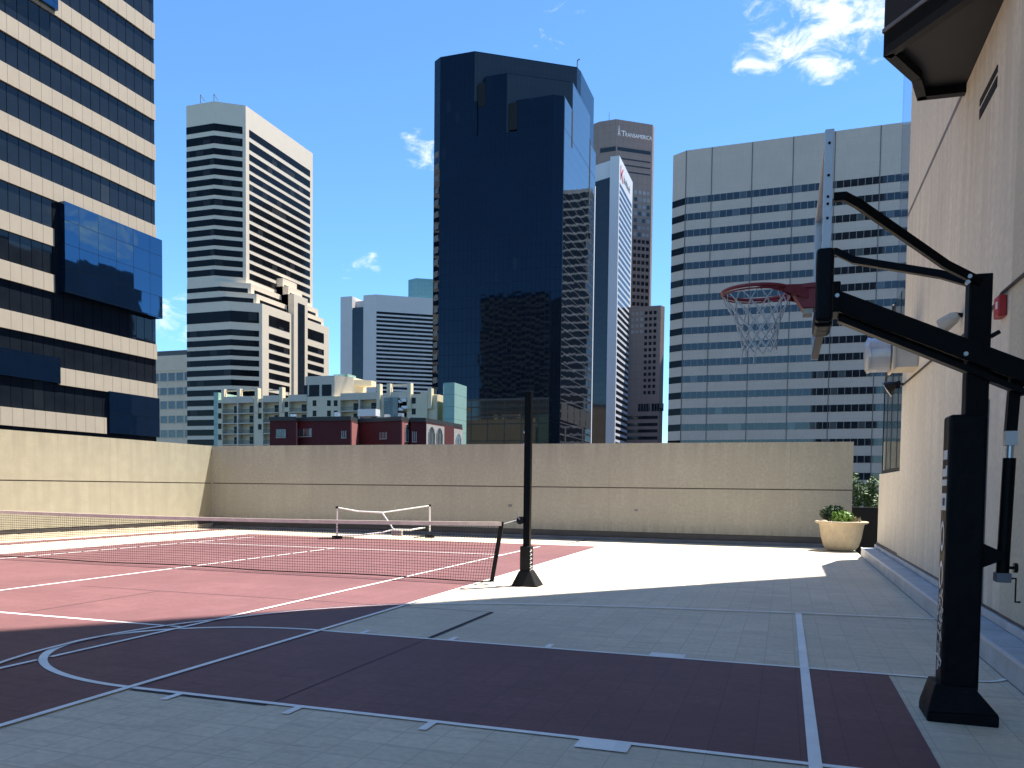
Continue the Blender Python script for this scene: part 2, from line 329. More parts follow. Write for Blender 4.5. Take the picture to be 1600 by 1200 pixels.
hline(-4.52, 1.50, -1.255); hline(-4.52, 1.30, 1.255)                                  # lane lines
path([(1.30, 1.255), (1.38, 1.258), (1.45, 1.28), (1.51, 1.33), (1.58, 1.42)], .04, z)
for k in range(60):
    a0, a1 = math.pi/2+math.pi*k/60, math.pi/2+math.pi*(k+1)/60
    mb.quad(*[(-4.547+ex*math.cos(a), ey*math.sin(a), .0085) for ex, ey, a in ((1.785, 1.282, a0), (1.785, 1.282, a1), (1.705, 1.23, a1), (1.705, 1.23, a0))])   # free-throw circle
vline(-4.547, -14, 14.45, .055, .012)                                                   # free-throw line / court edge
vline(.075, -9, 4.42, .07, .012)                                                        # thick line under the backboard
for xx in (-4.089, -3.124, -2.159):
    for s in (-1, 1): mb.quad(*[(xx+a, s*b, z) for a, b in ((-.028, 1.28), (.028, 1.28), (.028, 1.44), (-.028, 1.44))])
for s in (-1, 1): mb.quad(*[(a, s*b, z) for a, b in ((-1.219, 1.28), (-.914, 1.28), (-.914, 1.425), (-1.219, 1.425))])
P3 = [(-5.95, -1.35), (-6.11, -.95), (-6.22, -.5), (-6.26, 0), (-6.22, .48), (-6.07, 1.01), (-5.87, 1.45), (-5.54, 2.12), (-5.10, 2.69), (-4.63, 3.13), (-4.09, 3.47), (-3.65, 3.67), (-2.88, 3.91), (-2.09, 4.08), (-1.32, 4.21), (-.57, 4.32), (.065, 4.41), (1.0, 4.51), (1.58, 4.56)]
P3 = [(-3.9, -3.6), (-4.7, -3.1), (-5.3, -2.4), (-5.7, -1.85)]+P3
def smooth(p, k=4):
    o = []
    for i in range(len(p)-1):
        a, b, c, d = [Vector(p[min(max(i+j, 0), len(p)-1)]) for j in (-1, 0, 1, 2)]
        for q in range(k): t = q/k; o.append(.5*((2*b)+(c-a)*t+(2*a-5*b+4*c-d)*t*t+(3*b-a-3*c+d)*t**3))
    return o+[Vector(p[-1])]
path(smooth(P3), .045, .0165)                                                           # three-point line
vline(-5.92, -.70, 13.6, .05, .0125); vline(-5.92, -9, -.83, .05, .0125)                # tennis sidelines, centre and service lines
vline(-14.3, -9, 13.6); hline(-14.27, -5.95, .89); hline(-14.27, -5.95, 10.85); vline(-10.15, .915, 10.82, .05)
struct(mb.build('court_lines', 'line'))
mb = MB(); z = .0062
hline(-9.6, -3.36, 3.07, .014, z); vline(-3.355, 1.30, 3.08, .05, z); vline(-3.36, -1.22, 1.22, .009, z); vline(-8.2, .95, 3.06, .012, z)
hline(-4.50, -3.36, -1.295, .03, z); hline(-12, -6.2, -1.9, .012, z); path([(-5.6, 15.0), (-5.5, 16.9)], .08, z)
struct(mb.build('tile_seams', 'seam'))
# kerb along the tower
mb = MB(); mb.box(1.58, 1.90, -40, 14.28, -.3, .20); mb.box(1.86, 1.90, -40, 14.28, .20, .285)
struct(mb.build('kerb', 'ledge', bevel=.012))
struct(MB().box(1.574, 1.600, -40, 14.27, .186, .208).build('kerb_edge', 'alu'))  # bright flashing strip, also painting in the highlight along the kerb's top edge

# ------------------------------------------------------------------ parapet walls
def parapet(label, face, u1, top, mat, base='strip', fz=(.10, .27)):
    t = thing('parapet_wall', label, 'wall', (*face.pt(u1/2), 0))
    m = MB(); face.slab(m, 0, u1, .27, 1.505, -.30, 0); face.slab(m, 0, u1, 1.535, top, -.30, 0); m.build('concrete_panel', mat, t)
    m = MB(); face.slab(m, 0, u1, 1.4, 1.6, -.28, -.025); m.build('panel_joint', 'groove', t)
    m = MB(); face.slab(m, 0, u1, -.1, fz[0], -.25, .05); m.build('base_strip', base, t)
    m = MB(); face.slab(m, 0, u1, fz[0], .27, -.28, -.03); face.slab(m, 0, u1, fz[0]+.015, .25, -.25, .0); m.build('base_flashing', 'flash', t)
    return t
FB = Face((-18.62, 17.0), (1.56, 17.0))
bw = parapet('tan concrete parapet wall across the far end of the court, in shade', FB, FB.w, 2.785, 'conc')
FL = Face((-18.62, -30.0), (-18.62, 17.0)); FL = Face((-18.62, 17.0), (-18.62, -30.0)); FL.n = -FL.n; 
FLf = Face((-18.62, -30.0), (-18.62, 16.99))
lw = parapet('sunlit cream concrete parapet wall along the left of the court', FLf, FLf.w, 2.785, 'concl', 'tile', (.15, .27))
m = MB()                                                # small cast fitting and stains on the walls
for x, y, r in [(994, 797, .05), (806, 814, .07), (797, 790, .06)]:
    u, zz = FB.px(x, y); FB.slab(m, u-r, u+r, zz-r*.7, zz+r*.7, -.01, .004)
m.build('patch_stain', 'strip', bw)

# ------------------------------------------------------------------ residential tower on the right
TX = 1.9
tower = thing('residential_tower', 'tall pinkish tan stucco tower rising beside the court behind the basketball hoop', 'building', (8, -5, 0))
m = MB(); m.box(TX, 26, -45, 3.84, GZ, 140); m.box(TX, 26, 4.78, 10.72, GZ, 140); m.box(TX, 26, 3.84, 4.78, 2.45, 140); m.box(TX, 26, 3.84, 4.78, GZ, .20); m.box(TX+.35, 26, 3.84, 4.78, .20, 2.45)
m.build('wall', 'stucco', tower)
m = MB(); m.box(TX-.004, TX+.2, -1.5, 3.12, .30, 9.0); m.build('wall_panel', 'stucco2', tower)
m = MB(); m.box(TX-.006, TX+.1, -40, 10.72, .285, .312); m.build('base_flashing', 'flash', tower)
d = MB().box(TX+.25, TX+.30, 3.88, 4.74, .24, 2.40).build('door', 'bronze', tower, bevel=.005)
m = MB(); m.box(TX-.02, TX+.30, 4.72, 4.78, .21, 2.46); m.box(TX-.02, TX+.30, 3.84, 3.90, .21, 2.46); m.box(TX-.02, TX+.30, 3.90, 4.72, 2.40, 2.46); m.build('frame', 'strip', d)
MB().box(TX-.05, TX-.004, 3.90, 4.02, .34, .46).build('door_threshold_box', 'flash', tower)
MB().box(TX-.006, TX+.1, 5.9, 10.72, 6.51, 6.575).build('wall_reveal', 'strip', tower)
v = MB()
for z0, z1 in ((5.91, 5.985), (5.76, 5.87)): v.box(TX-.008, TX+.1, 4.02, 4.83, z0, z1)
v.build('vent_slot', 'slot', tower)
MB().box(6.1, 25.9, 10.73, 10.80, 1.9, 139).build('unseen_dark_end', 'bronze', tower)  # unseen dark end face, added so the grey block's windows mirror black
MB().box(TX+.1, 6.05, 10.73, 10.735, 5.40, 139).build('unseen_dark_end', 'bronze', tower)
MB().box(TX+.018, 8, 10.74, 14.30, GZ, 1.885).build('low_wing', 'stucco', tower, bevel=.01)
MB().box(TX-.004, TX+.1, 10.74, 14.30, .285, .33).build('low_wing_flashing', 'flash', tower)
prof = [(10.74, 1.90), (13.86, 1.90), (13.86, 3.68), (12.72, 5.36), (10.74, 5.36)]
by = MB().extr(prof, 'x', TX+.03, 6).build('bay_window', 'bay', tower)
m = MB()
for yy in (11.5, 12.45, 13.2): m.box(TX+.025, TX+.10, yy-.03, yy+.03, 1.96, 3.68)
m.box(TX+.02, TX+.12, 13.82, 13.88, 1.90, 3.70); m.box(TX+.02, TX+.12, 10.75, 13.82, 1.895, 1.955)
m.tube([(TX+.05, 13.85, 3.68), (TX+.05, 12.72, 5.36)], .045, 4); m.box(TX+.025, TX+.1, 12.42, 12.48, 3.68, 5.36); m.box(TX+.025, TX+.1, 11.47, 11.53, 3.68, 5.36)
m.build('mullion', 'bronze', by)
sc = MB().box(TX+.05, TX+.075, 10.74, 12.45, 5.38, 13.0).build('glass_screen', 'screen', tower)

BZ = 6.459
plan = [(TX, 2.95), (TX, 5.78), (1.36, 5.755), (1.22, 5.20), (.83, 4.48)]
bal = MB().prism(plan, BZ+.10, BZ+.24).build('balcony', 'bronze', tower)
def rimstrip(m, pts, wd, z0, z1):
    for a, b in zip(pts[:-1], pts[1:]):
        a = Vector(a); b = Vector(b); d_ = (b-a).normalized(); nn = Vector((-d_.y, d_.x))*wd
        m.prism([(a.x, a.y), (b.x, b.y), (b.x+nn.x, b.y+nn.y), (a.x+nn.x, a.y+nn.y)], z0, z1)
edge = [(TX, 2.95), (.83, 4.48), (1.22, 5.20), (1.36, 5.755), (TX, 5.78)]
m = MB(); rimstrip(m, edge[::-1], .11, BZ, BZ+.26); m.build('fascia', 'black', bal)
m = MB(); rimstrip(m, edge[::-1], .05, BZ+.262, BZ+1.25); m.build('railing_panel', 'bronze', bal)
m = MB(); rimstrip(m, [(p[0]-.02, p[1]) for p in edge[::-1]], .03, BZ+.27, BZ+.31); m.build('rail_band', 'strip', bal)

# fixtures on the tower
dt = thing('exhaust_duct', 'short tan wall duct ending in a silver round exhaust hood above the bay window', 'duct', (1.55, 9.2, 3.79))
m = MB(); m.box(1.56, TX-.005, 8.85, 9.55, 3.53, 4.06); m.build('duct_box', 'duct', dt, bevel=.01)
m = MB(); m.box(1.52, 1.56, 8.82, 9.58, 3.50, 4.09); m.build('flange', 'duct', dt, bevel=.005)
m = MB(); m.tube([(1.52, 9.2, 3.79), (1.50, 9.2, 3.79), (1.49, 9.2, 3.79), (1.22, 9.2, 3.79), (1.20, 9.2, 3.79), (1.19, 9.2, 3.79), (1.155, 9.2, 3.79), (1.115, 9.2, 3.79)], [.25, .26, .285, .285, .285, .30, .30, .22], 28); m.build('exhaust_hood', 'steel', dt, smooth=False)
fl_ = thing('flood_lamp', 'small dark flood lamp on a bracket at the far corner of the tower wall', 'lamp', (1.8, 10.4, 3.45))
m = MB(); m.tube([(TX, 10.4, 3.45), (1.80, 10.42, 3.44)], .018, 8); m.tube([(1.80, 10.40, 3.36), (1.80, 10.40, 3.50)], .03, 8); m.build('bracket', 'black', fl_)
m = MB(); m.tube([(1.80, 10.42, 3.46), (1.70, 10.45, 3.42), (1.62, 10.47, 3.36)], [.04, .09, .16], 14); m.build('lamp_head', 'bronze', fl_)
m = MB(); m.tube([(1.625, 10.469, 3.364), (1.61, 10.473, 3.355)], [.155, .15], 14); m.build('lens', 'alu', fl_)
wl = thing('wall_lamp', 'small cream bullet lamp on the tower wall just left of the hoop pole', 'lamp', (1.85, 5.4, 3.62))
m = MB(); m.tube([(TX, 5.42, 3.66), (1.84, 5.40, 3.66)], .03, 8); m.build('bracket', 'black', wl)
m = MB(); m.tube([(1.85, 5.38, 3.66), (1.80, 5.42, 3.63), (1.70, 5.52, 3.56)], [.04, .08, .10], 14); m.build('lamp_head', 'duct', wl)
m = MB(); m.tube([(TX-.025, 10.45, 3.43), (TX-.025, 7.0, 3.41), (TX-.025, 5.0, 3.37), (TX-.025, 3.6, 3.40), (TX-.025, 3.38, 3.46), (TX-.025, 1.0, 3.42)], .016, 8)
tag(m.build('conduit_pipe', 'bronze'), 'thin brown conduit running level along the tan tower wall', 'pipe')
al = thing('fire_alarm', 'small red fire alarm box on the tower wall right of the hoop pole', 'alarm', (1.88, 3.34, 3.32))
MB().box(1.82, TX-.004, 3.25, 3.44, 3.21, 3.42).build('housing', 'redbox', al, bevel=.012)
MB().box(1.812, 1.822, 3.28, 3.32, 3.29, 3.36).build('strobe', 'white', al)

# ------------------------------------------------------------------ basketball hoop
HY = .075
hoop = thing('basketball_hoop', 'black pole basketball hoop with clear backboard, red rim and padded post at the right', 'basketball hoop', (1.03, HY, 0))
MB().box(.965, 1.097, HY-.066, HY+.066, .02, 2.865).build('pole', 'blacks', hoop, bevel=.008)
pad = MB().box(.872, 1.092, HY-.105, HY+.105, .21, 1.975).build('pole_pad', 'vinyl', hoop, bevel=.02)
m = MB()                                                 # worn white lettering and graphics down the front of the pad
def mark(z0, z1, y0=-.06, y1=.06, o=.869): m.box(o, .873, HY+y0, HY+y1, z0, z1)
zz = 1.70
for z0, z1, a, b in [(1.69, 1.75, -.07, .05), (1.58, 1.63, -.08, .07), (1.63, 1.65, -.08, -.04), (1.52, 1.56, -.08, .07), (1.44, 1.47, -.08, .07), (1.36, 1.39, -.08, .07), (1.39, 1.44, -.08, -.05), (1.39, 1.44, .04, .07)]: mark(z0, z1, a, b)
m.build('pad_lettering', 'white', pad)
for cz in (1.19, .93):
    m = MB()
    for k in range(16):
        a0 = 2*math.pi*k/16; a1 = 2*math.pi*(k+1)/16
        m.quad(*[(.869, HY+rr*.06*math.cos(a), cz+rr*.10*math.sin(a)) for a, rr in ((a0, 1), (a1, 1), (a1, .65), (a0, .65))])
    m.build('pad_letter', 'white', pad)
m = MB(); rnd = random.Random(3)
for k in range(60):
    z0 = .32+rnd.random()*.54; y0 = -.085+rnd.random()*.13; a = rnd.random()*3; ln = .015+rnd.random()*.03; w2 = .004+rnd.random()*.009
    c, s_ = math.cos(a), math.sin(a)
    m.quad(*[(.869, HY+y0+p*c-q*s_, z0+p*s_+q*c) for p, q in ((-ln, -w2), (ln, -w2), (ln*.8, w2), (-ln, w2))])
m.build('pad_graphic', 'white', pad)
m = MB(); m.hexa([(.79, HY-.175, .0), (1.195, HY-.185, .0), (1.195, HY+.185, .0), (.79, HY+.175, .0)], [(.79, HY-.175, .06), (1.195, HY-.185, .075), (1.195, HY+.185, .075), (.79, HY+.175, .06)])
m.hexa([(.79, HY-.175, .06), (1.195, HY-.185, .075), (1.195, HY+.185, .075), (.79, HY+.175, .06)], [(.835, HY-.13, .235), (1.06, HY-.13, .235), (1.06, HY+.13, .235), (.835, HY+.13, .235)])
m.build('base_pad', 'vinyl', hoop, bevel=.008)
BY0, BY1, BT, BB = -.84, .78, 3.53, 2.475
bb = MB().box(.066, .082, BY0+.03, BY1-.03, BB+.03, BT-.03).build('backboard', 'board', hoop)
m = MB(); m.box(.050, .100, BY0, BY0+.035, BB, BT); m.box(.050, .100, BY1-.035, BY1, BB, BT); m.box(.052, .098, BY0+.035, BY1-.035, BT-.03, BT-.002)
m.build('frame', 'alu', bb, bevel=.004)
for z0 in (3.45, 3.27, 3.15, 3.11, 3.03): MB().tube([(.075, BY0-.004, z0), (.075, BY0+.01, z0)], .008, 8).build('bolt', 'black', bb)
m = MB(); m.box(.022, .118, BY0-.03, BY0+.05, BB-.03, 2.86); m.box(.02, .12, BY0+.05, -.44, BB-.045, BB+.06); m.build('edge_pad', 'vinyl', bb, bevel=.02)
MB().box(.052, .098, BY0+.035, BY1-.035, BB+.002, BB+.03).build('bottom_rail', 'bronze', bb)
RXc, RZ, RR = -.335, 2.835, .228
rim = MB().tube([(RXc+RR*math.cos(2*math.pi*k/48), HY-.06+RR*math.sin(2*math.pi*k/48), RZ) for k in range(49)], .012, 10, cap=False).build('rim', 'rim', hoop, smooth=True)
RY = HY-.06
m = MB()
for k in range(24):                                        # deep red band round the board side of the rim
    a0 = -1.75+k*3.5/24; a1 = -1.75+(k+1)*3.5/24; h0, h1 = [.05*max(0, math.cos(q*.88)) for q in (a0, a1)]
    m.quad(*[(RXc+RR*.99*math.cos(q), RY+RR*.99*math.sin(q), RZ-zz_) for q, zz_ in ((a0, h0), (a1, h1), (a1, -.004), (a0, -.004))])
for s in (-1, 1):
    m.hexa([(RXc+RR*.80, RY+s*.14, RZ-.035), (RXc+RR*.80, RY+s*.13, RZ-.035), (.045, RY+s*.06, RZ-.10), (.045, RY+s*.07, RZ-.10)] if s > 0 else [(RXc+RR*.80, RY+s*.13, RZ-.035), (RXc+RR*.80, RY+s*.14, RZ-.035), (.045, RY+s*.07, RZ-.10), (.045, RY+s*.06, RZ-.10)],
           [(RXc+RR*.80, RY+s*.14, RZ+.01), (RXc+RR*.80, RY+s*.13, RZ+.01), (.045, RY+s*.06, RZ+.02), (.045, RY+s*.07, RZ+.02)] if s > 0 else [(RXc+RR*.80, RY+s*.13, RZ+.01), (RXc+RR*.80, RY+s*.14, RZ+.01), (.045, RY+s*.07, RZ+.02), (.045, RY+s*.06, RZ+.02)])
m.hexa([(RXc+RR*.97, RY-.10, RZ-.012), (.045, RY-.10, RZ-.012), (.045, RY+.10, RZ-.012), (RXc+RR*.97, RY+.10, RZ-.012)], [(RXc+RR*.97, RY-.10, RZ+.012), (.045, RY-.10, RZ+.022), (.045, RY+.10, RZ+.022), (RXc+RR*.97, RY+.10, RZ+.012)])
m.hexa([(-.035, RY-.085, RZ-.14), (.045, RY-.085, RZ-.14), (.045, RY+.085, RZ-.14), (-.035, RY+.085, RZ-.14)], [(-.11, RY-.085, RZ-.013), (.045, RY-.085, RZ-.013), (.045, RY+.085, RZ-.013), (-.11, RY+.085, RZ-.013)])
m.build('rim_bracket', 'rim', rim, bevel=.004)
MB().box(-.03, .03, RY-.07, RY+.07, RZ-.175, RZ-.142).build('spring_cover', 'duct', rim)
m = MB(); m.tube([(RXc+RR*.985*math.cos(a), RY+RR*.985*math.sin(a), RZ-.022) for a in [.75+k*(2*math.pi-1.5)/40 for k in range(41)]], .0055, 6); m.build('net_ring', 'rim', rim)
m = MB(); NL = 12; ZL = [0, .07, .15, .205, .255, .30, .345, .385]; RD = [.225, .205, .165, .145, .132, .122, .116, .113]
def npt(i, k): a = 2*math.pi*((i+.5*(k % 2))/NL)+.1; return (RXc-.0+.03*ZL[k]/.38+RD[k]*math.cos(a), RY+RD[k]*math.sin(a), RZ-.01-ZL[k]+.006*math.sin(i*2.1+k))
for k in range(len(ZL)-1):
    for i in range(NL):
        o = (0, -1) if k % 2 == 0 else (0, 1)
        for dd_ in o: m.tube([npt(i, k), npt(i+dd_, k+1)], .0048 if k > 0 else .0035, 5)
for i, ln in ((5, .09), (8, .11), (7, .05)):
    p = Vector(npt(i, 7)); m.tube([p, p+Vector((-.012, 0, -ln*.5)), p+Vector((-.016, .01, -ln))], .0042, 5)
m.build('net', 'cord', hoop)
def xz(x, y, Y): p = at_y(x, y, Y); return (p.x, Y, p.z)
A1 = [(.13, -.50, 3.375), (.22, -.46, 3.36), (.80, -.10, 2.93), (.88, -.02, 2.87), (1.0, .02, 2.80)]
A2 = [(.13, .62, 3.41), (.22, .60, 3.40), (.80, .22, 2.93), (.90, .15, 2.86), (1.0, .12, 2.78)]
p0 = at_y(1311, 308, -.5); p1 = at_y(1340, 318, -.46); p2 = at_y(1478, 414, -.10); p3 = at_y(1522, 436, 0)
m = MB(); m.tube([(.12, -.50, p0.z), (p0.x+.03, -.5, p0.z), (p1.x, -.46, p1.z), (p2.x, -.10, p2.z), (p3.x, 0.0, p3.z), (p3.x+.04, .03, p3.z-.02)], .036, 4, sq=True); m.build('upper_arm', 'blacks', hoop, bevel=.006)
p0 = at_y(1302, 394, .62); p1 = at_y(1335, 407, .56); p2 = at_y(1470, 429, .22); p3 = at_y(1520, 443, .12)
m = MB(); m.tube([(.12, .62, p0.z), (p0.x+.02, .62, p0.z), (p1.x, .56, p1.z), (p2.x, .22, p2.z), (p3.x, .12, p3.z)], .036, 4, sq=True); m.build('upper_arm', 'blacks', hoop, bevel=.006)
for s, y in ((0, -.035), (1, .185)):
    a = at_y(1300, 467, -.035); b = at_y(1620, 588, -.035)
    dv = Vector((b.x-a.x, 0, b.z-a.z)).normalized(); nv = Vector((-dv.z, 0, dv.x)); h_ = .062
    q = [Vector((a.x, y, a.z)), Vector((b.x, y, b.z))]
    m = MB(); Y0, Y1 = y-.022, y+.022
    m.extr([(q[0].x+nv.x*h_*sg, q[0].z+nv.z*h_*sg) if e == 0 else (q[1].x+nv.x*h_*sg, q[1].z+nv.z*h_*sg) for e, sg in ((0, -1), (1, -1), (1, 1), (0, 1))], 'y', Y0, Y1)
    m.build('main_arm', 'blacks', hoop, bevel=.006)
    if s == 0:
        off = nv*(-.105); m = MB(); m.extr([(q[e].x+off.x+nv.x*.018*sg+(.09 if e == 0 else 0), q[e].z+off.z+nv.z*.018*sg+(-.03 if e == 0 else 0)) for e, sg in ((0, -1), (1, -1), (1, 1), (0, 1))], 'y', Y0+.03, Y1+.09)
        m.build('lower_rod', 'blacks', hoop, bevel=.004)
m = MB(); m.box(.10, .20, -.06, .21, 2.66, 2.86); m.build('board_mount', 'blacks', hoop, bevel=.01)
for x, y, Y in [(1509, 553, -.06), (1515, 432, -.04), (1308, 462, -.06), (1512, 441, -.03)]:
    p = at_y(x, y, Y); MB().tube([(p.x, Y-.012, p.z), (p.x, Y+.02, p.z)], .014, 8).build('bolt', 'steel', hoop)
m = MB(); m.tube([(1.10, HY-.03, 2.47), (1.15, HY-.03, 2.50)], .014, 8); m.build('pin', 'black', hoop)
ac = MB().tube([(1.238, HY, 1.70), (1.222, HY, .95)], .038, 16).build('height_actuator', 'blacks', hoop)
m = MB(); m.tube([(1.255, HY, 2.28), (1.238, HY, 1.86)], .045, 4, sq=True); m.build('actuator_link', 'blacks', ac)
m = MB(); m.tube([(1.240, HY, 1.80), (1.238, HY, 1.69)], .022, 12); m.box(1.205, 1.272, HY-.04, HY+.04, 1.78, 1.87); m.build('actuator_rod', 'steel', ac)
m = MB(); m.box(1.18, 1.265, HY-.05, HY+.05, .905, .965); m.build('gear_box', 'strip', ac, bevel=.006)
m = MB(); m.tube([(1.265, HY, .93), (1.30, HY, .93), (1.30, HY, .78), (1.33, HY, .78)], .007, 6); m.tube([(1.258, HY-.02, 1.0), (1.28, HY-.02, 1.0)], .01, 8); m.tube([(1.28, HY-.02, 1.0), (1.30, HY-.02, 1.0)], .032, 12); m.build('crank', 'black', ac)
for s in (-1, 1):
    y = HY+s*.06; m = MB(); m.extr([(1.08, .99), (1.21, 1.05), (1.21, 1.10), (1.08, 1.16)], 'y', y-.006, y+.006); m.build('actuator_bracket', 'blacks', hoop)

# ------------------------------------------------------------------ net post and tennis net
PX, PY = -3.785, 5.77
post = thing('net_post', 'tall black square post with padded foot holding the end of the tennis net', 'post', (PX, PY, 0))
MB().box(PX-.05, PX+.05, PY-.05, PY+.05, 0.02, 2.92).build('pole', 'blacks', post, bevel=.006)
m = MB(); m.box(PX-.085, PX+.075, PY-.085, PY+.085, .22, .60); m.build('post_pad', 'rubber', post, bevel=.012)
m = MB(); m.hexa([(PX-.19, PY-.19, 0), (PX+.22, PY-.19, 0), (PX+.22, PY+.19, 0), (PX-.19, PY+.19, 0)], [(PX-.09, PY-.10, .235), (PX+.09, PY-.10, .235), (PX+.09, PY+.10, .235), (PX-.09, PY+.10, .235)]); m.build('foot_pad', 'rubber', post, bevel=.015)
m = MB(); m.tube([(PX-.05, PY-.02, .985), (PX-.12, PY-.02, .985)], .02, 8); m.tube([(PX-.09, PY-.08, .985), (PX-.09, PY+.04, .985)], .058, 16); m.build('winch', 'black', post)
m = MB(); m.tube([(PX-.09, PY-.09, 1.0), (PX-.16, PY-.09, 1.11)], .008, 6); m.build('winch_handle', 'steel', post)
m = MB()
for z0 in (.55, .49, .43, .37, .31, .27): m.tube([(PX+.075, PY-.05, z0), (PX+.098, PY-.06, z0-.012), (PX+.078, PY-.085, z0-.03)], .008, 5)
m.build('pad_lace', 'white', post)
for x, y in ((819, 675), (819, 694)): p = at_y(x, y, PY-.05); MB().tube([(PX-.062, PY-.03, p.z), (PX-.05, PY-.03, p.z)], .018, 8).build('eye_bolt', 'steel', post)
net = thing('tennis_net', 'long dark mesh tennis net with pale top tape stretched across the red court', 'net', (-10.2, PY, 0))
XR, XL = -4.19, -16.4
def ztop(x): t = (x-XL)/(XR-XL); return .955-.055*4*t*(1-t)
NS = 40; xs = [XL+(XR-XL)*k/NS for k in range(NS+1)]
m = MB()
for a, b in zip(xs[:-1], xs[1:]):
    i = len(m.v); m.v += [(a, PY-.02, ztop(a)-.06), (b, PY-.02, ztop(b)-.06), (b, PY+.02, ztop(b)-.06), (a, PY+.02, ztop(a)-.06), (a, PY-.02, ztop(a)), (b, PY-.02, ztop(b)), (b, PY+.02, ztop(b)), (a, PY+.02, ztop(a))]
    m.f += [(i+3, i+2, i+1, i), (i+4, i+5, i+6, i+7), (i, i+1, i+5, i+4), (i+2, i+3, i+7, i+6)]
m.build('top_tape', 'tape', net)
m = MB(); m.tube([(x, PY, ztop(x)-.035 if x < XR else .955) for x in xs]+[(PX-.09, PY-.02, 1.01)], .008, 6); m.build('cable', 'white', net)
m = MB(); st = .048; x = XL; hw = .0030
def xbot(x): return .035+.02*math.sin(x*1.7)*.5
while x < XR:
    sk = -.165*max(0, (x-(XR-1.2))/1.2)
    m.quad((x+sk-hw, PY, xbot(x)), (x+sk+hw, PY, xbot(x)), (x+hw, PY, ztop(x)-.05), (x-hw, PY, ztop(x)-.05)); x += st
for k in range(19):
    f = k/19
    for a, b in zip(xs[:-1], xs[1:]):
        za, zb = [xbot(q)+(ztop(q)-.05-xbot(q))*f for q in (a, b)]
        m.quad((a, PY+.001, za-hw), (b-(.165*(1-f) if b == xs[-1] else 0), PY+.001, zb-hw), (b-(.165*(1-f) if b == xs[-1] else 0), PY+.001, zb+hw), (a, PY+.001, za+hw))
m.build('mesh', 'mesh', net)
m = MB(); m.tube([(x, PY, xbot(x)) for x in xs[:-1]]+[(XR-.165, PY, .04)], .011, 6); m.build('bottom_cord', 'rubber', net)
m = MB(); m.hexa([(XR-.185, PY-.012, .03), (XR-.125, PY-.012, .03), (XR-.125, PY+.012, .03), (XR-.185, PY+.012, .03)], [(XR-.035, PY-.012, .955), (XR+.035, PY-.012, .955), (XR+.035, PY+.012, .955), (XR-.035, PY+.012, .955)]); m.build('end_strap', 'rubber', net)
m = MB(); m.tube([(XR-.15, PY, .05), (XR-.02, PY-.05, .012), (XR+.15, PY-.10, .010), (PX-.16, PY-.09, .010)], .004, 5); m.build('tie_cord', 'strip', net)

# ------------------------------------------------------------------ folded practice net on the far side
PN = thing('practice_net_frame', 'white folding portable net frame sagging in the middle by the far wall', 'net frame', (-11.6, 13.6, 0))
def fp(x, y, Y): p = at_y(x, y, Y); return (p.x, Y, p.z)
YA, YB, YM = 13.6, 15.2, 14.5
a0 = floor_pt(527, 842.5); YA = a0.y
for (x, yt, yb, Y) in ((526.5, 794, 842, YA), (671.5, 791, 830, 15.6)):
    m = MB(); t_ = fp(x, yt, Y); b_ = fp(x, yb, Y); m.tube([(b_[0], Y, max(.04, b_[2])), t_], .023, 10); p_ = m.build('upright', 'white', PN)
    m = MB(); m.tube([(t_[0], Y, t_[2]-.005), (t_[0], Y, t_[2]+.05)], .04, 8); m.build('cap', 'rubber', p_)
    m = MB(); m.tube([(b_[0]-.30, Y-.45, .03), (b_[0], Y, .05), (b_[0]+.30, Y+.4, .03)], .018, 6); m.box(b_[0]-.13, b_[0]+.13, Y-.06, Y+.06, .0, .10); m.build('foot', 'rubber', p_)
m = MB(); m.tube([fp(527, 793, YA), fp(560, 799, YA+.6), fp(597, 801, YM)], [.017, .020, .024], 8); m.tube([fp(597, 801, YM), fp(672, 790, 15.6)], .017, 8); m.build('top_rail', 'white', PN)
m = MB(); m.tube([fp(597, 801, YM), fp(615, 827.5, YM)], .022, 8); m.build('centre_strut', 'white', PN)
m = MB(); m.tube([fp(529, 837, YA), fp(565, 836, YA+.3), fp(598, 832, YM-.2), fp(615, 827.5, YM), fp(642, 828, 15.0), fp(664, 824, 15.5)], .022, 8); m.build('bottom_rail', 'white', PN)
m = MB(); p = fp(620, 832, YM); m.box(p[0]-.14, p[0]+.16, YM-.06, YM+.06, p[2]-.09, p[2]+.07); m.build('hinge', 'duct', PN, bevel=.01)

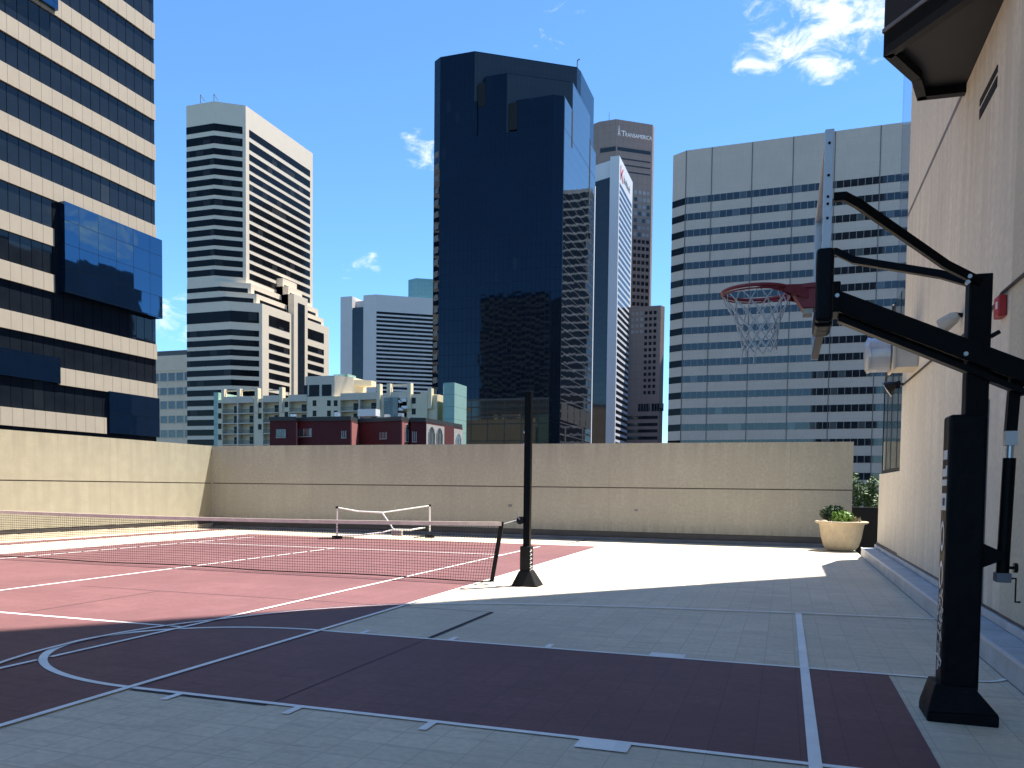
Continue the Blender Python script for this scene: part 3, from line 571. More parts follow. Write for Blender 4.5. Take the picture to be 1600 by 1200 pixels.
# ------------------------------------------------------------------ planter and plants
pc = (1.25, 15.9)
pl = MB().lathe([(.0, .02), (.30, .02), (.34, .03), (.41, .12), (.47, .32), (.515, .60), (.53, .665), (.545, .675), (.60, .69), (.625, .71), (.625, .735), (.60, .745), (.54, .74), (.52, .72), (.50, .66)], *pc, 48).build('planter', 'pot', smooth=True)
tag(pl, 'round cast stone planter bowl with a wide rolled rim at the far right corner', 'planter')
MB().lathe([(.51, .66), (.25, .69), (0, .70)], *pc, 24).build('soil', 'soil', pl)
MB().box(pc[0]-.46, pc[0]+.50, pc[1]-.30, pc[1]+.30, .004, .03).build('paver', 'line', pl) if False else None
def leaves(name, mat, parent, c, rad, n, size, seed, flat=1.0, zmin=-1e9):
    r = random.Random(seed); m = MB()
    for _ in range(n):
        while True:
            p = Vector((r.uniform(-1, 1), r.uniform(-1, 1), r.uniform(-1, 1)))
            if .35 < p.length < 1: break
        q = Vector((c[0]+p.x*rad[0], c[1]+p.y*rad[1], c[2]+p.z*rad[2]))
        if q.z < zmin: continue
        a = Vector((r.gauss(0, 1), r.gauss(0, 1), r.gauss(0, .7))).normalized(); b = a.cross(Vector((r.gauss(0, 1), r.gauss(0, 1), r.gauss(0, 1)))).normalized()
        s = size*r.uniform(.6, 1.35); m.quad(q-a*s, q-b*s*.45+a*s*.1, q+a*s, q+b*s*.45+a*s*.1)
    return m.build(name, mat, parent)
def plant(name, label, c, rad, n, size, mat, seed, zmin):
    t = thing(name, label, 'plant', (c[0], c[1], .70))
    MB().tube([(c[0], c[1], .68), (c[0]+.01, c[1], c[2])], .015, 6).build('stem', 'bark', t)
    leaves('foliage', mat, t, c, rad, n, size, seed, zmin=zmin)
plant('rounded_shrub', 'dark green rounded plant at the left back of the planter bowl', (1.08, 16.12, .93), (.34, .22, .20), 900, .045, 'leafd', 1, .70)
plant('leafy_plant', 'bright lime green leafy plant in the middle of the planter', (1.25, 15.68, .85), (.26, .22, .16), 420, .06, 'leafb', 2, .70)
plant('flowering_plant', 'low brownish flowering plant at the right of the planter', (1.55, 15.72, .78), (.14, .14, .09), 130, .04, 'leafp', 3, .70)

# barrier and shrub seen through the gap beyond the wall
gb = MB().box(1.45, 3.0, 17.6, 17.9, GZ, 1.07).build('dark_barrier', 'slot'); tag(gb, 'low dark barrier in the gap between the end wall and the tower', 'barrier')
sh = thing('shrub', 'leafy grey green shrub growing beyond the gap right of the end wall', 'shrub', (2.1, 19.3, 0))
m = MB(); m.tube([(2.1, 19.3, -1), (2.12, 19.3, .9), (2.0, 19.35, 1.8)], [.05, .035, .012], 6); m.tube([(2.12, 19.3, .8), (2.35, 19.25, 1.6)], [.03, .01], 6); m.build('stem', 'bark', sh)
for i, (c, rd, n) in enumerate([((1.95, 19.3, 1.45), (.42, .35, .35), 360), ((2.25, 19.3, 1.25), (.40, .35, .32), 340), ((1.75, 19.4, 1.75), (.16, .25, .32), 120), ((2.28, 19.4, 1.72), (.16, .2, .22), 110), ((2.0, 19.2, .95), (.6, .4, .3), 360)]): leaves('foliage', 'leafm', sh, c, rd, n, .065, 30+i)

# ------------------------------------------------------------------ skyline
def bands(faces, mat, parent, rows, name='window_band', o0=-.25, o1=.06):
    for z0, z1 in rows:
        m = MB()
        for F, u0, u1 in faces: F.slab(m, u0, u1, z0, z1, o0, o1)
        m.build(name, mat, parent)
# 1. banded office block close on the left
BX = -60.0
b1 = thing('banded_office_block', 'cream and dark glass banded office block cut by the left edge of the photo', 'building', (BX-10, 45, GZ))
ye = at_x(242.5, 400, BX).y; F1 = Face((BX, -10), (BX, ye))
m = MB(); m.prism([(BX, -10), (BX, ye), (BX-40, ye), (BX-40, -10)], GZ, 75); m.build('glass_wall', 'b1g', b1)
top0 = at_x(0, 635, BX).z; pit = (at_x(0, 17.5, BX).z-top0)/8; bh = at_x(242, 36, BX).z-at_x(242, 60, BX).z
u_l1 = F1.u(91, 400); u_l2 = F1.u(91, 560); u_l3 = F1.u(164.5, 640)
for k in range(-9, 23):
    z1 = top0+pit*k; z0 = z1-bh; a, b = 0, F1.w
    if k in (3, 4): b = u_l1-.5
    if k == 1: a = u_l2
    if k == 0: b = u_l3
    m = MB(); F1.slab(m, a, b, z0, z1, -.2, .16); m.build('spandrel_band', 'b1c', b1)
def b1box(x0, x1, zt, zb, dep):
    u0 = F1.u(x0, 500); u1 = F1.w+.12 if x1 is None else F1.u(x1, 500)
    m = MB(); F1.slab(m, u0, u1, zb, zt, -.3, dep); return m.build('glass_box', 'b1b', b1)
b1box(92.5, None, at_x(92, 316, BX).z, at_x(92, 457, BX).z, .75)
b1box(-60, 90, at_x(90, 22, BX).z+13, at_x(90, 22, BX).z, .5)
b1box(-60, 91, top0+pit-.1+.9, at_x(90, 599, BX).z, .2)
b1box(166, None, at_x(166, 611, BX).z, at_x(243, 683, BX).z, .3)

# 2. white stepped tower
b2 = thing('stepped_tower', 'white and black banded office tower with stepped terraces at its foot', 'building', (-200, 265, GZ))
Z2 = 140.0
def vol(px_, y0, yb, z0, z1, name, ext=0):      # chamfered plan: left sliver, front, chamfer, right face at X=px_
    P = [(-213.6, yb), (-213.6, 244.6), (-211.4, y0), (px_-9.0, y0), (px_, y0+6.2), (px_, yb)]
    MB().prism(P, z0, z1).build(name, 'wconc', b2)
    A = [(P[1], P[2]), (P[2], P[3]), (P[3], P[4]), (P[4], P[5])]
    return [Face(p, q) for p, q in A]
SB = 266.8                                        # stair bay
def rows_on(fs, rows, right=None, glass='dglass'):
    bands([(fs[0], 1.0, fs[0].w), (fs[1], 0.3 if False else 0, fs[1].w), (fs[2], 0, fs[2].w-1.1)], glass, b2, rows)
    for a, b in (right or [(2.0, fs[3].w-2.0)]): bands([(fs[3], a, b)], glass, b2, rows)
f = vol(-190.2, 241.7, 292.2, 75.6, Z2, 'tower_shaft')
rr = [(129.6, 132.2), (125.1, 127.9)]; zt = 123.45
while zt > 78: rr.append((zt-2.25, zt)); zt -= 3.62
rows_on(f, rr)
f = vol(-188.0, 241.6, 293.0, 71.6, 75.58, 'terrace'); rows_on(f, [(72.0, 73.6)], [(2.0, 18.8), (29.5, f[3].w-2)])
f = vol(-185.5, 241.5, 293.2, 67.9, 71.58, 'terrace'); rows_on(f, [(68.2, 69.8)], [(2.0, 18.8), (29.2, f[3].w-2)])
f = vol(-183.0, 241.4, 293.4, GZ, 67.88, 'podium'); rr = [(60.6, 64.6)]; zt = 57.9
while zt > 12: rr.append((zt-2.2, zt)); zt -= 3.62
rows_on(f, rr, [(4.0, 17.3), (29.8, f[3].w-4)])
for X, zt_, nm in ((-187.4, 82.2, 0), (-184.9, 79.0, 1), (-182.3, 75.8, 2)):
    MB().box(-192+nm*.1, X, SB, SB+9.6-nm*.06, 40 if nm < 2 else GZ, zt_).build('stair_bay', 'wconc', b2)
    if nm < 2: MB().box(X-1, X+.06, SB+1.0, SB+8.0, zt_-3.9, zt_-2.4).build('window_band', 'dglass', b2)
MB().box(-184, -182.24, SB+2.6, SB+7.4, GZ, 72.9).build('glazed_stair_strip', 'navy', b2)
for x, y in ((309, 158), (330, 157)):
    p = floor_pt(x, y, Z2); m = MB(); m.tube([(p.x, p.y+1.5, Z2-.1), (p.x, p.y+1.5, Z2+3.0)], .12, 5); m.tube([(p.x, p.y+1.5, Z2+3.0), (p.x+2.2, p.y+1.0, Z2+.2)], .12, 5); m.build('roof_davit', 'greyj', b2)

# 3. beige office block behind
Y3 = 300; b3 = thing('beige_office_block', 'beige stone office block with square grey windows left of the white stepped tower', 'building', (-262, 310, GZ))
F3 = Face((-296, Y3), (-250, Y3))
MB().box(-296, -250, Y3, Y3+30, GZ, 60.9).build('wall', 'beige', b3)
MB().box(-295, -251, Y3+.6, Y3+29, 60.9, 63.2).build('parapet', 'greyj', b3)
m = MB(); F3.slab(m, 0, F3.w, 53.9, 56.0, -.2, .25); m.build('cornice', 'brickl' if False else 'beige', b3)
first = None
for zt, zb in ((52.9, 49.2), (46.1, 42.8), (39.9, 36.3), (33.1, 29.8), (26.6, 23.1), (20, 16.6)):
    for k in range(-1, 6):
        uc = F3.u(268.5, 590)+4.6*(k-1)
        if uc < 3 or uc > F3.w-3: continue
        m = MB(); F3.slab(m, uc-1.85, uc+1.85, zb, zt, -.2, .05); wn = m.build('window', 'gglass', b3)
        m = MB(); F3.slab(m, uc-2.05, uc-1.85, zb, zt, -.2, .18); F3.slab(m, uc+1.85, uc+2.05, zb, zt, -.2, .18); F3.slab(m, uc-2.05, uc+2.05, zb-.25, zb, -.2, .2); m.build('frame', 'creamd', wn)

# 4. cream apartment block
Y4 = 205.0; b4 = thing('apartment_block', 'low cream apartment block with stacked recessed balconies behind the end wall', 'building', (-130, 212, GZ))
F4 = Face((-175, Y4), (-80, Y4)); u4 = lambda x: F4.u(x, 640); z4 = lambda x, y: F4.z(x, y)
RL = 27.9; FLZ = [23.7, 20.65, 17.4, 14.1, 10.9]
m = MB(); m.box(at_y(333, 620, Y4).x, at_y(682, 620, Y4).x, Y4+1.9, Y4+16, GZ, RL); m.build('main_wall', 'cream', b4)
m = MB()
for a, b in ((348.5, 347.2), (396.5, 411), (436, 452), (479.5, 532), (589, 604), (636, 657)): 
    if b > a: F4.slab(m, u4(a), u4(b), GZ, RL+.1, -1.9, 0)
F4.slab(m, u4(340), u4(347.5), GZ, RL+.05, -1.9, 0); m.build('front_wall', 'cream', b4)
MB().box(at_y(333, 620, Y4).x, at_y(340, 620, Y4).x, Y4+.3, Y4+16.2, GZ, 30.3).build('corner_panel', 'teal', b4)
m = MB(); F4.slab(m, u4(657), u4(668), GZ, RL+.5, -2.5, .15); m.build('sunlit_bay', 'cream', b4)
MB().box(at_y(668, 640, Y4).x, at_y(682, 640, Y4).x, Y4+.5, Y4+10, GZ, 27.6).build('end_wing', 'cream', b4)
bays = [(347.5, 372, 5), (372, 396.5, 5), (411, 436, 5), (452, 479.5, 2), (532, 562, 2), (562, 589, 2), (604, 636, 2)]
for a, b, nf in bays:
    ua, ub = u4(a), u4(b)
    for i in range(nf):
        zf = FLZ[i]; m = MB(); F4.slab(m, ua+.02, ub-.02, zf-.28, zf, -1.85, .12); bl = m.build('balcony', 'creamd', b4)
        m = MB(); nb = 12
        for k in range(nb+1): uu = ua+.2+(ub-ua-.4)*k/nb; F4.slab(m, uu-.03, uu+.03, zf, zf+1.05, .0, .06)
        F4.slab(m, ua+.1, ub-.1, zf+1.0, zf+1.1, -.02, .08); m.build('railing', 'greyj', bl)
        uc = ua+(ub-ua)*.68; m = MB(); F4.slab(m, uc-1.05, uc+.95, zf, zf+2.35, -2.0, -1.84); m.build('glass_door', 'dglass', bl)
    m = MB(); F4.slab(m, ua+.01, ub-.01, FLZ[0]+3.1, RL+.9, -1.9, .10); m.build('parapet', 'creamd', b4)
    m = MB(); F4.slab(m, ub-.35 if b in (372, 562) else ub-.02, ub+.15 if b in (372, 562) else ub, GZ, RL+.3, -1.9, .14); m.build('fin_wall', 'creamd', b4)
for x in (348.5, 373, 402, 440, 592, 608, 640, 672):
    uc = u4(x); m = MB(); F4.slab(m, uc-.55, uc+.55, FLZ[0] if x > 395 else RL, 31.2 if x != 672 else 29.5, -1.2, .5 if x > 395 else .15)
    m.build('roof_pier', 'cream', b4)
m = MB(); F4.slab(m, u4(349), u4(402), 30.55, 30.95, -1.1, -.7); F4.slab(m, u4(418), u4(440), 30.2, 30.6, -1.1, -.7); F4.slab(m, u4(608), u4(640), 30.7, 31.1, -1.1, -.7); m.build('roof_beam', 'cream', b4)
for x, y in [(343.5, 634), (343.5, 650), (343.5, 666), (343.5, 683), (406, 633), (406, 650), (406, 667), (447.5, 632), (447.5, 648), (491.5, 630), (514, 630), (524.5, 630), (491.5, 646), (514, 646), (524.5, 646), (646.5, 626), (646.5, 643)]:
    u, zz = F4.px(x, y); m = MB(); F4.slab(m, u-.62, u+.62, zz-.85, zz+.85, -.1, .05); m.build('window', 'dglass', b4)
xa, xb, xc = [at_y(x, 600, Y4).x for x in (474, 520, 557)]
MB().prism([(xa, Y4+1.0), (xb, Y4+1.0), (xb+3.5, Y4+6), (xb+3.5, Y4+14), (xa, Y4+14)], RL, 34.3).build('penthouse', 'creamd', b4)
Fp = Face((xa, Y4+1.0), (xb, Y4+1.0))
for a, b in ((475, 480.5), (483, 499), (503, 518)):
    m = MB(); Fp.slab(m, Fp.u(a, 610), Fp.u(b, 610), 28.3, 31.7, -.2, .06); m.build('penthouse_window', 'dglass', b4)
MB().prism([(xb-1.5, Y4+3), (xc, Y4+9), (xc, Y4+12), (xb-1.5, Y4+12)], 32.0, 33.6).build('penthouse_canopy', 'cream', b4)
m = MB(); F4.slab(m, u4(510), u4(532), 34.3, 35.1, -9, -4); m.build('roof_plant_box', 'teal', b4)
tcol = [at_y(681, 630, Y4-3).x, at_y(693, 630, Y4-3).x, at_y(710, 630, Y4-3).x]
MB().prism([(tcol[0], Y4+2), (tcol[1], Y4-3), (tcol[2], Y4-3), (tcol[2], Y4+6), (tcol[0], Y4+6)], GZ, 30.5).build('teal_column', 'teal', b4)
Fg = Face((at_y(600, 640, Y4-1).x, Y4-1.2), (at_y(622, 640, Y4-1).x, Y4-1.2)); m = MB(); Fg.slab(m, 0, Fg.w, GZ, z4(610, 622), -1.0, 0); m.build('glazed_bay', 'gwin', b4)
m = MB()
for x, y in ((625, 628), (632, 626), (627, 640), (634, 637), (626, 651)): u, zz = F4.px(x, y); F4.slab(m, u-.9, u+.9, zz-.35, zz+.45, .1, .9)
m.build('condenser_unit', 'white', b4)

for x, y, h in ((420, 0, .9), (462, 0, 1.3), (543, 0, .8), (575, 0, 1.1), (618, 0, .7), (650, 0, 1.0)):
    u = u4(x); m = MB(); F4.slab(m, u-.9, u+.9, RL, RL+h, -9.5, -8); m.build('roof_vent', 'steel', b4)
for x, h in ((430, 2.6), (555, 2.2), (625, 2.4)):
    q_ = F4.pt(u4(x), -7); MB().tube([(*q_, RL), (*q_, RL+h)], .12, 8).build('roof_pipe', 'greyj', b4)

# 5. dark red brick building
H5 = 16.75; b5 = thing('brick_building', 'low dark red brick building with a black cornice just above the end wall', 'building', (-85, 156, GZ))
C5 = [xy(floor_pt(x, y, H5)) for x, y in [(424, 652), (468, 651.5), (476, 655), (488, 651.5), (549, 650.5), (560, 654.5), (628, 650.5), (641, 654), (642, 652.5), (666, 653), (694, 658), (709, 661), (723, 663.5)]]
C5[0] = (C5[0][0], 149.0); C5[1] = (C5[1][0], 149.2); C5[2] = (C5[2][0]+.3, 151.6); C5[3] = (C5[3][0], 150.6)
E5 = [(C5[-1][0]-16, 205), (C5[0][0], 205)]
MB().prism(C5+E5, GZ, H5-.9).build('wall', 'brick', b5)
cx_ = sum(p[0] for p in C5)/len(C5)
MB().prism([(p[0], p[1]-.28) for p in C5]+E5, H5-.9, H5).build('cornice', 'cornice', b5)
for i, mt in ((1, 'brickl'), (4, 'brickl'), (6, 'brickl'), (9, 'gstone'), (11, 'gstone')):  # brick facings paint sunlight onto the angled faces; the grey bays are stone
    Fq = Face(C5[i], C5[i+1]); m = MB(); Fq.slab(m, .03, Fq.w-.03, GZ, H5-1.3, -.2, .08); m.build('bay_facing', mt, b5)
def win5(Fq, u0, u1, z0, z1, arch=False):
    m = MB(); Fq.slab(m, u0, u1, z0, z1, -.1, .12); 
    if arch:
        n = 8; uc = (u0+u1)/2; r_ = (u1-u0)/2; P = [(uc+r_*math.cos(math.pi*k/n), z1+r_*math.sin(math.pi*k/n)) for k in range(n+1)]
        i = len(m.v); m.v += [(*Fq.pt(p[0], .12), p[1]) for p in P]; m.f.append(tuple(range(i, i+n+1)))
    wn = m.build('window', 'gglass', b5)
    m = MB(); uc = (u0+u1)/2; Fq.slab(m, uc-.06, uc+.06, z0, z1, .1, .2); Fq.slab(m, u0-.14, u0, z0-.1, z1, -.05, .22); Fq.slab(m, u1, u1+.14, z0-.1, z1, -.05, .22); Fq.slab(m, u0-.2, u1+.2, z0-.28, z0-.1, -.05, .3)
    if arch:
        n = 8; r2 = (u1-u0)/2+.14
        for k in range(n):
            a0, a1 = math.pi*k/n, math.pi*(k+1)/n; r1 = r2-.14; i = len(m.v)
            m.v += [(*Fq.pt(uc+r_*math.cos(a), .24), z1+r_*math.sin(a)) for r_, a in ((r1, a0), (r2, a0), (r2, a1), (r1, a1))]; m.f.append((i, i+1, i+2, i+3))
    m.build('frame', 'gstone', wn)
Fq = Face(C5[0], C5[1]); win5(Fq, Fq.u(433, 676), Fq.u(446, 676), 12.3, 14.0)
Fq = Face(C5[3], C5[4]); win5(Fq, Fq.u(535, 676), Fq.u(540.5, 676), 12.2, 13.6)
Fq = Face(C5[5], C5[6]); win5(Fq, Fq.u(595, 676), Fq.u(604, 676), 12.2, 13.5)
Fq = Face(C5[2], C5[3]); win5(Fq, .5, Fq.w-.2, 12.6, 14.2)
Fq = Face(C5[6], C5[7]); win5(Fq, Fq.w*.32, Fq.w*.72, 11.6, 14.2, True)
Fq = Face(C5[8], C5[9]); win5(Fq, Fq.u(645, 676), Fq.u(650, 676), 11.6, 13.7)
Fq = Face(C5[9], C5[10]); win5(Fq, Fq.w*.12, Fq.w*.44, 10.6, 13.6, True); win5(Fq, Fq.w*.56, Fq.w*.88, 10.6, 13.6, True)
Fq = Face(C5[11], C5[12]); win5(Fq, Fq.w*.25, Fq.w*.75, 9.5, 13.2, True)
p = floor_pt(562, 648, H5); MB().box(p.x-2.2, p.x+2.2, p.y+3, p.y+5, H5, H5+1.5).build('roof_unit', 'white', b5)

for x, h in ((440, .8), (510, 1.2), (590, .7), (612, 1.0)):
    p = floor_pt(x, 650, H5); MB().box(p.x-.5, p.x+.5, p.y+4, p.y+5, H5-.1, H5+h).build('roof_vent', 'steel', b5)

# 6. lilac striped office block and the teal tower behind it
b6 = thing('striped_office_block', 'pale lilac office block with fine black stripes left of the black tower', 'building', (-310, 620, GZ))
H6 = 160; q = [xy(floor_pt(x, y, H6)) for x, y in [(532, 464), (551, 463), (567, 461), (587, 460), (673, 466)]]
yf = q[3][1]; q = [(q[0][0], yf), (q[1][0], yf), (q[2][0], yf), q[3], q[4]]
ext = (q[4][0]+(q[4][0]-q[3][0])*.6, q[4][1]+(q[4][1]-q[3][1])*.6)
MB().prism([q[0], q[1], (q[1][0], yf+60), (q[0][0], yf+60)], GZ, H6).build('side_wing', 'lilac', b6)
MB().prism([(q[1][0]+.02, yf+6), (q[2][0]-.02, yf+6), (q[2][0]-.02, yf+59), (q[1][0]+.02, yf+59)], GZ, H6-3).build('core', 'lilac', b6)
MB().prism([(q[1][0]+.02, yf+.6), (q[2][0]-.02, yf+.6), (q[2][0]-.02, yf+5.9), (q[1][0]+.02, yf+5.9)], GZ, 150.5).build('glass_slot', 'navy', b6)
MB().prism([q[2], q[3], ext, (ext[0]-30, ext[1]+50), (q[2][0], yf+70)], GZ, H6).build('main_block', 'lilac', b6)
F6 = Face(q[3], ext); zt = 146.2
while zt > 20: bands([(F6, .7, F6.w-1)], 'dglass', b6, [(zt-1.95, zt)]); zt -= 3.42
b6b = thing('teal_tower', 'teal glass tower top rising behind the striped office block', 'building', (-290, 720, GZ))
q = [xy(floor_pt(x, y, 190)) for x, y in [(638, 437.5), (650, 434.5), (690, 437)]]
MB().prism([q[0], q[1], q[2], (q[2][0], q[2][1]+30), (q[0][0], q[0][1]+30)], GZ, 190).build('glass_wall', 'tealg', b6b)

# 7. black glass tower
b7 = thing('black_glass_tower', 'tall black glass tower with stepped slanting tops in the middle of the skyline', 'building', (-95, 275, GZ))
YF = 255.5; QX = -72.27
MB().prism([(-119.3, 257.6), (-116.2, YF), (-75.5, YF), (QX-.05, 257.4), (QX, 304), (-119.3, 304)], GZ, 121.0).build('lower_shaft', 'bglass', b7)
# upper volumes, each a little behind the next
main = [(-119.3, 257.6), (-116.2, YF+.03), (-103.5, YF+.03), (-72.9, 276.0), (-72.35, 279.5), (-72.35, 300), (-119.3, 300)]
MB().prism(main, 121.01, 149.6).build('upper_shaft', 'bglass', b7)
MB().prism([(main[2][0]+.02, main[2][1]+.0), (main[3][0], main[3][1]-.02), (main[3][0]-.3, main[3][1]+.3), (main[2][0], main[2][1]+.4)], 133.0, 149.3).build('slanted_screen', 'mech', b7)
s1 = [(-102.0, 258.4), (-99.6, YF+.06), (-91.8, YF+.06), (QX-.05, 268.0), (QX-.05, 294), (-101.9, 294)]
MB().prism(s1, 130.75, 140.6).build('middle_step', 'bglass', b7); MB().prism([(-102.0, YF+.06)]+s1[1:], 121.02, 130.74).build('middle_step', 'bglass', b7)
MB().prism([(s1[2][0]+.02, s1[2][1]-.02), (s1[3][0], s1[3][1]-.03), (s1[3][0]-.3, s1[3][1]+.3), (s1[2][0], s1[2][1]+.4)], 121.1, 140.4).build('slanted_screen', 'mech', b7)
s2 = [(-90.8, 258.6), (-88.1, YF+.09), (-75.5, YF+.09), (QX-.08, 257.45), (QX-.08, 266.8), (-90.8, 266.8)]
MB().prism(s2, 121.03, 131.2).build('lower_step', 'bglass', b7)
for x0, x1, zb, zt in ((-102.1, -99.6, 130.8, 138.9), (-90.9, -88.1, 121.6, 130.8)):
    MB().prism([(x0, YF-.04), (x1, YF-.04), (x1, YF+3.2), (x0, YF+3.2)], zb, zt-.3).build('recess', 'slot', b7)
# sunlit right side: tall glass panels, a black notch and lower facade bands
FR = Face((QX, 257.6), (QX, 303.9))
m = MB(); FR.slab(m, .2, FR.w-.2, GZ, 120.9, -.2, .04); m.build('side_glass', 'bglass2', b7)
m = MB(); FR.slab(m, 9.4, 11.0, 118.5, 131, -1, .10); FR.slab(m, 36.0, 37.6, 108, 132, -1, .10); m.build('side_notch', 'slot', b7)
m = MB(); FR.slab(m, 10.6, 36.0, 121.05, 140.3, -.3, .05); FR.slab(m, .3, 9.3, 121.05, 131.0, -.3, .05); m.build('side_glass', 'bglass2', b7)
m = MB(); FR.slab(m, 37.8, FR.w, 121.05, 130.5, -6, .05); m.build('side_glass', 'bglass2', b7)
m = MB(); FR.slab(m, FR.w-1.2, FR.w+.1, GZ, 118, -.4, .2); m.build('edge_trim', 'wslim', b7)
zb = FR.z(873, 655); zt = FR.z(873, 627)
for k in range(5): m = MB(); FR.slab(m, 1.2+8.9*k, 9.2+8.9*k, zb, zt, -.2, .09); m.build('plant_opening', 'slot', b7)
for x in (883, 910): u, _ = FR.px(x, 680); m = MB(); FR.slab(m, u-1, u+1, GZ, FR.z(x, 668), -.2, .09); m.build('plant_opening', 'slot', b7)
Fb = Face((-116.2, YF), (-75.5, YF)); m = MB(); Fb.slab(m, .1, Fb.w-.1, GZ, 31.4, -.2, .05); m.build('podium_glass', 'podium', b7)
m = MB(); Fb.slab(m, 0, Fb.w, 31.4, 32.0, -.2, .12); Fb.slab(m, 0, Fb.w, 25.6, 26.1, -.2, .12); m.build('podium_ledge', 'mech', b7)
FS = Face((-119.3, 257.6), (-116.2, YF)); zt = 118
while zt > 10: bands([(FS, .6, FS.w-.5)], 'greyj', b7, [(zt-2.0, zt)], name='corner_window', o1=.08); zt -= 4.1
m = MB(); p = floor_pt(903, 102, 149.6); m.tube([(p.x-.5, p.y+1, 149.5), (p.x-.5, p.y+1, 151.8), (p.x+.4, p.y+1, 152.2)], .2, 5); m.build('roof_davit', 'greyj', b7)

# 8. slim white tower
b8 = thing('slim_white_tower', 'slim white tower with a small red sign, tucked right of the black tower', 'building', (-90, 410, GZ))
q = [xy(floor_pt(x, y, 165)) for x, y in [(951, 254), (968, 243), (986, 285)]]
XR8 = q[1][0]; Y8 = q[1][1]; xl = at_y(951, 400, Y8).x
MB().box(xl, XR8, Y8, 428.5, GZ, 165).build('shaft', 'wslim', b8)
MB().prism([(xl-13, Y8+9), (xl-.02, Y8+3), (xl-.02, 428), (xl-13, 428)], 156, 164.5).build('side_wing', 'wslim', b8)
MB().prism([(xl-13, Y8+8.2), (xl-.02, Y8+2.2), (xl-.02, 427), (xl-13, 427)], GZ, 155.98).build('glass_slot', 'navy', b8)
F8 = Face((XR8, Y8), (XR8, 428.5)); zt = 152.5; pit8 = 3.18
while zt > 15: bands([(F8, 1.6, F8.w-2.0)], 'dglass', b8, [(zt-1.75, zt)]); zt -= pit8
m = MB()
def f8p(u, z_): return (*F8.pt(u, .12), z_)
z0 = 158.6
for a, b, c, d_ in [((5, -3.6), (6.6, -3.6), (6.6, 3.2), (5, 3.2)), ((6.6, -.6), (10.5, 3.0), (12.5, 3.0), (7.8, -1.4)), ((8.2, .4), (12.6, -3.6), (10.4, -3.6), (7.0, -.8))]: m.quad(*[f8p(p_[0]-2, z0+p_[1]) for p_ in (a, b, c, d_)])
m.build('sign_emblem', 'signr', b8)
m = MB()
for k, (wd, hgt) in enumerate([(2.2, 3.4), (1.6, 2.2), (1.6, 2.8), (2.2, 3.6), (1.7, 2.2), (1.6, 2.2), (1.8, 3.4)]):
    u = 11.6+k*2.5; m.quad(f8p(u, z0-2.2), f8p(u+.6, z0-2.2), f8p(u+.6, z0-2.2+hgt), f8p(u, z0-2.2+hgt)); m.quad(f8p(u+.6, z0-2.2+hgt*.45), f8p(u+wd, z0-2.2+hgt*.45), f8p(u+wd, z0-2.2+hgt*.65), f8p(u+.6, z0-2.2+hgt*.65)); m.quad(f8p(u+.6, z0-2.2), f8p(u+wd, z0-2.2), f8p(u+wd, z0-1.6), f8p(u+.6, z0-1.6))
m.build('sign_letters', 'signd', b8)

# 9. brown tower with the lettered top
b9 = thing('brown_tower', 'brown granite tower with pale lettering near its top and a lower annex', 'building', (-92, 480, GZ))
q = [xy(floor_pt(x, y, 215)) for x, y in [(916, 198), (937, 190), (963, 186), (1020, 195), (1022.5, 199)]]
MB().prism([q[0], q[1], q[2], q[3], q[4], (q[4][0]*1.085, q[4][1]+38), (q[0][0], q[0][1]+38)], GZ, 215).build('shaft', 'brown', b9)
F9 = Face(q[2], q[3]); F9l = Face(q[1], q[2]); F9r = Face(q[3], q[4])
bands([(F9, 1.0, F9.w-1.0)], 'mech', b9, [(197.4, 199.5)]); bands([(F9l, .5, F9l.w)], 'mech', b9, [(197.0, 199.6)])
for zt in (193.5, 190, 186.3): bands([(F9, 1.0, F9.w-1)], 'mech', b9, [(zt-.8, zt)], name='louvre_band')
nw = 0; wm = None; rest = MB()
FA = None
za = at_y(984, 480, 425).z
AX0 = at_y(965, 480, 425).x; AX1 = at_y(1032.5, 484, 425).x; AX2 = at_y(1038.5, 488, 429).x
MB().prism([(AX0, 425), (AX1, 425), (AX2, 429), (AX2*1.07, 455), (AX0, 455)], GZ, za).build('annex', 'brown', b9)
FA = Face((AX0, 425), (AX1, 425)); zbnd = at_y(1000, 626, 425).z
def pw(F, uc, zc, mt, hw_=.95, hh=1.05):
    global nw
    nw += 1
    if nw > 98 and mt == 'bwin': F.slab(rest, uc-hw_, uc+hw_, zc-hh, zc+hh, -.2, .07); return
    m = MB(); F.slab(m, uc-hw_, uc+hw_, zc-hh, zc+hh, -.2, .07); return m.build('window', mt, b9)
uu0 = F9.u(992.5, 340); uu1 = F9.u(1012.5, 340); stp = (uu1-uu0)/3
for r_ in range(22):
    zc = 171.0-4.03*r_+4.03
    for k in range(4):
        if zc < za+1: continue
        pw(F9, uu0+stp*k, zc, 'bwinl' if r_ in (0, 1, 2, 3, 4, 5, 6) and rnd.random() < .75 else 'bwin')
stA = FA.u(1017, 500)-FA.u(1010, 500); uA = FA.u(1009.5, 500); zA = FA.z(1010, 489); pA = zA-FA.z(1010, 498.6); nA = 0
restA = MB()
for r_ in range(14):
    for k in range(-3, 4):
        zc = zA-pA*r_
        if zc < zbnd+2 or uA+stA*k > FA.w-.6: continue
        if k < 0 and r_ > 3: continue
        lightw = k < 0 and r_ < 4
        pw(FA, uA+stA*k, zc, 'bwinl' if lightw else 'bwin', .75, .85)
rest.build('window', 'bwin', b9)['kind'] = 'stuff'
bands([(FA, FA.u(985, 640)+4+(7.2*k), FA.u(985, 640)+10.4+7.2*k) for k in range(0, 2)], 'gwin', b9, [(at_y(1000, 643, 425).z, at_y(1000, 631, 425).z)], name='plant_band')
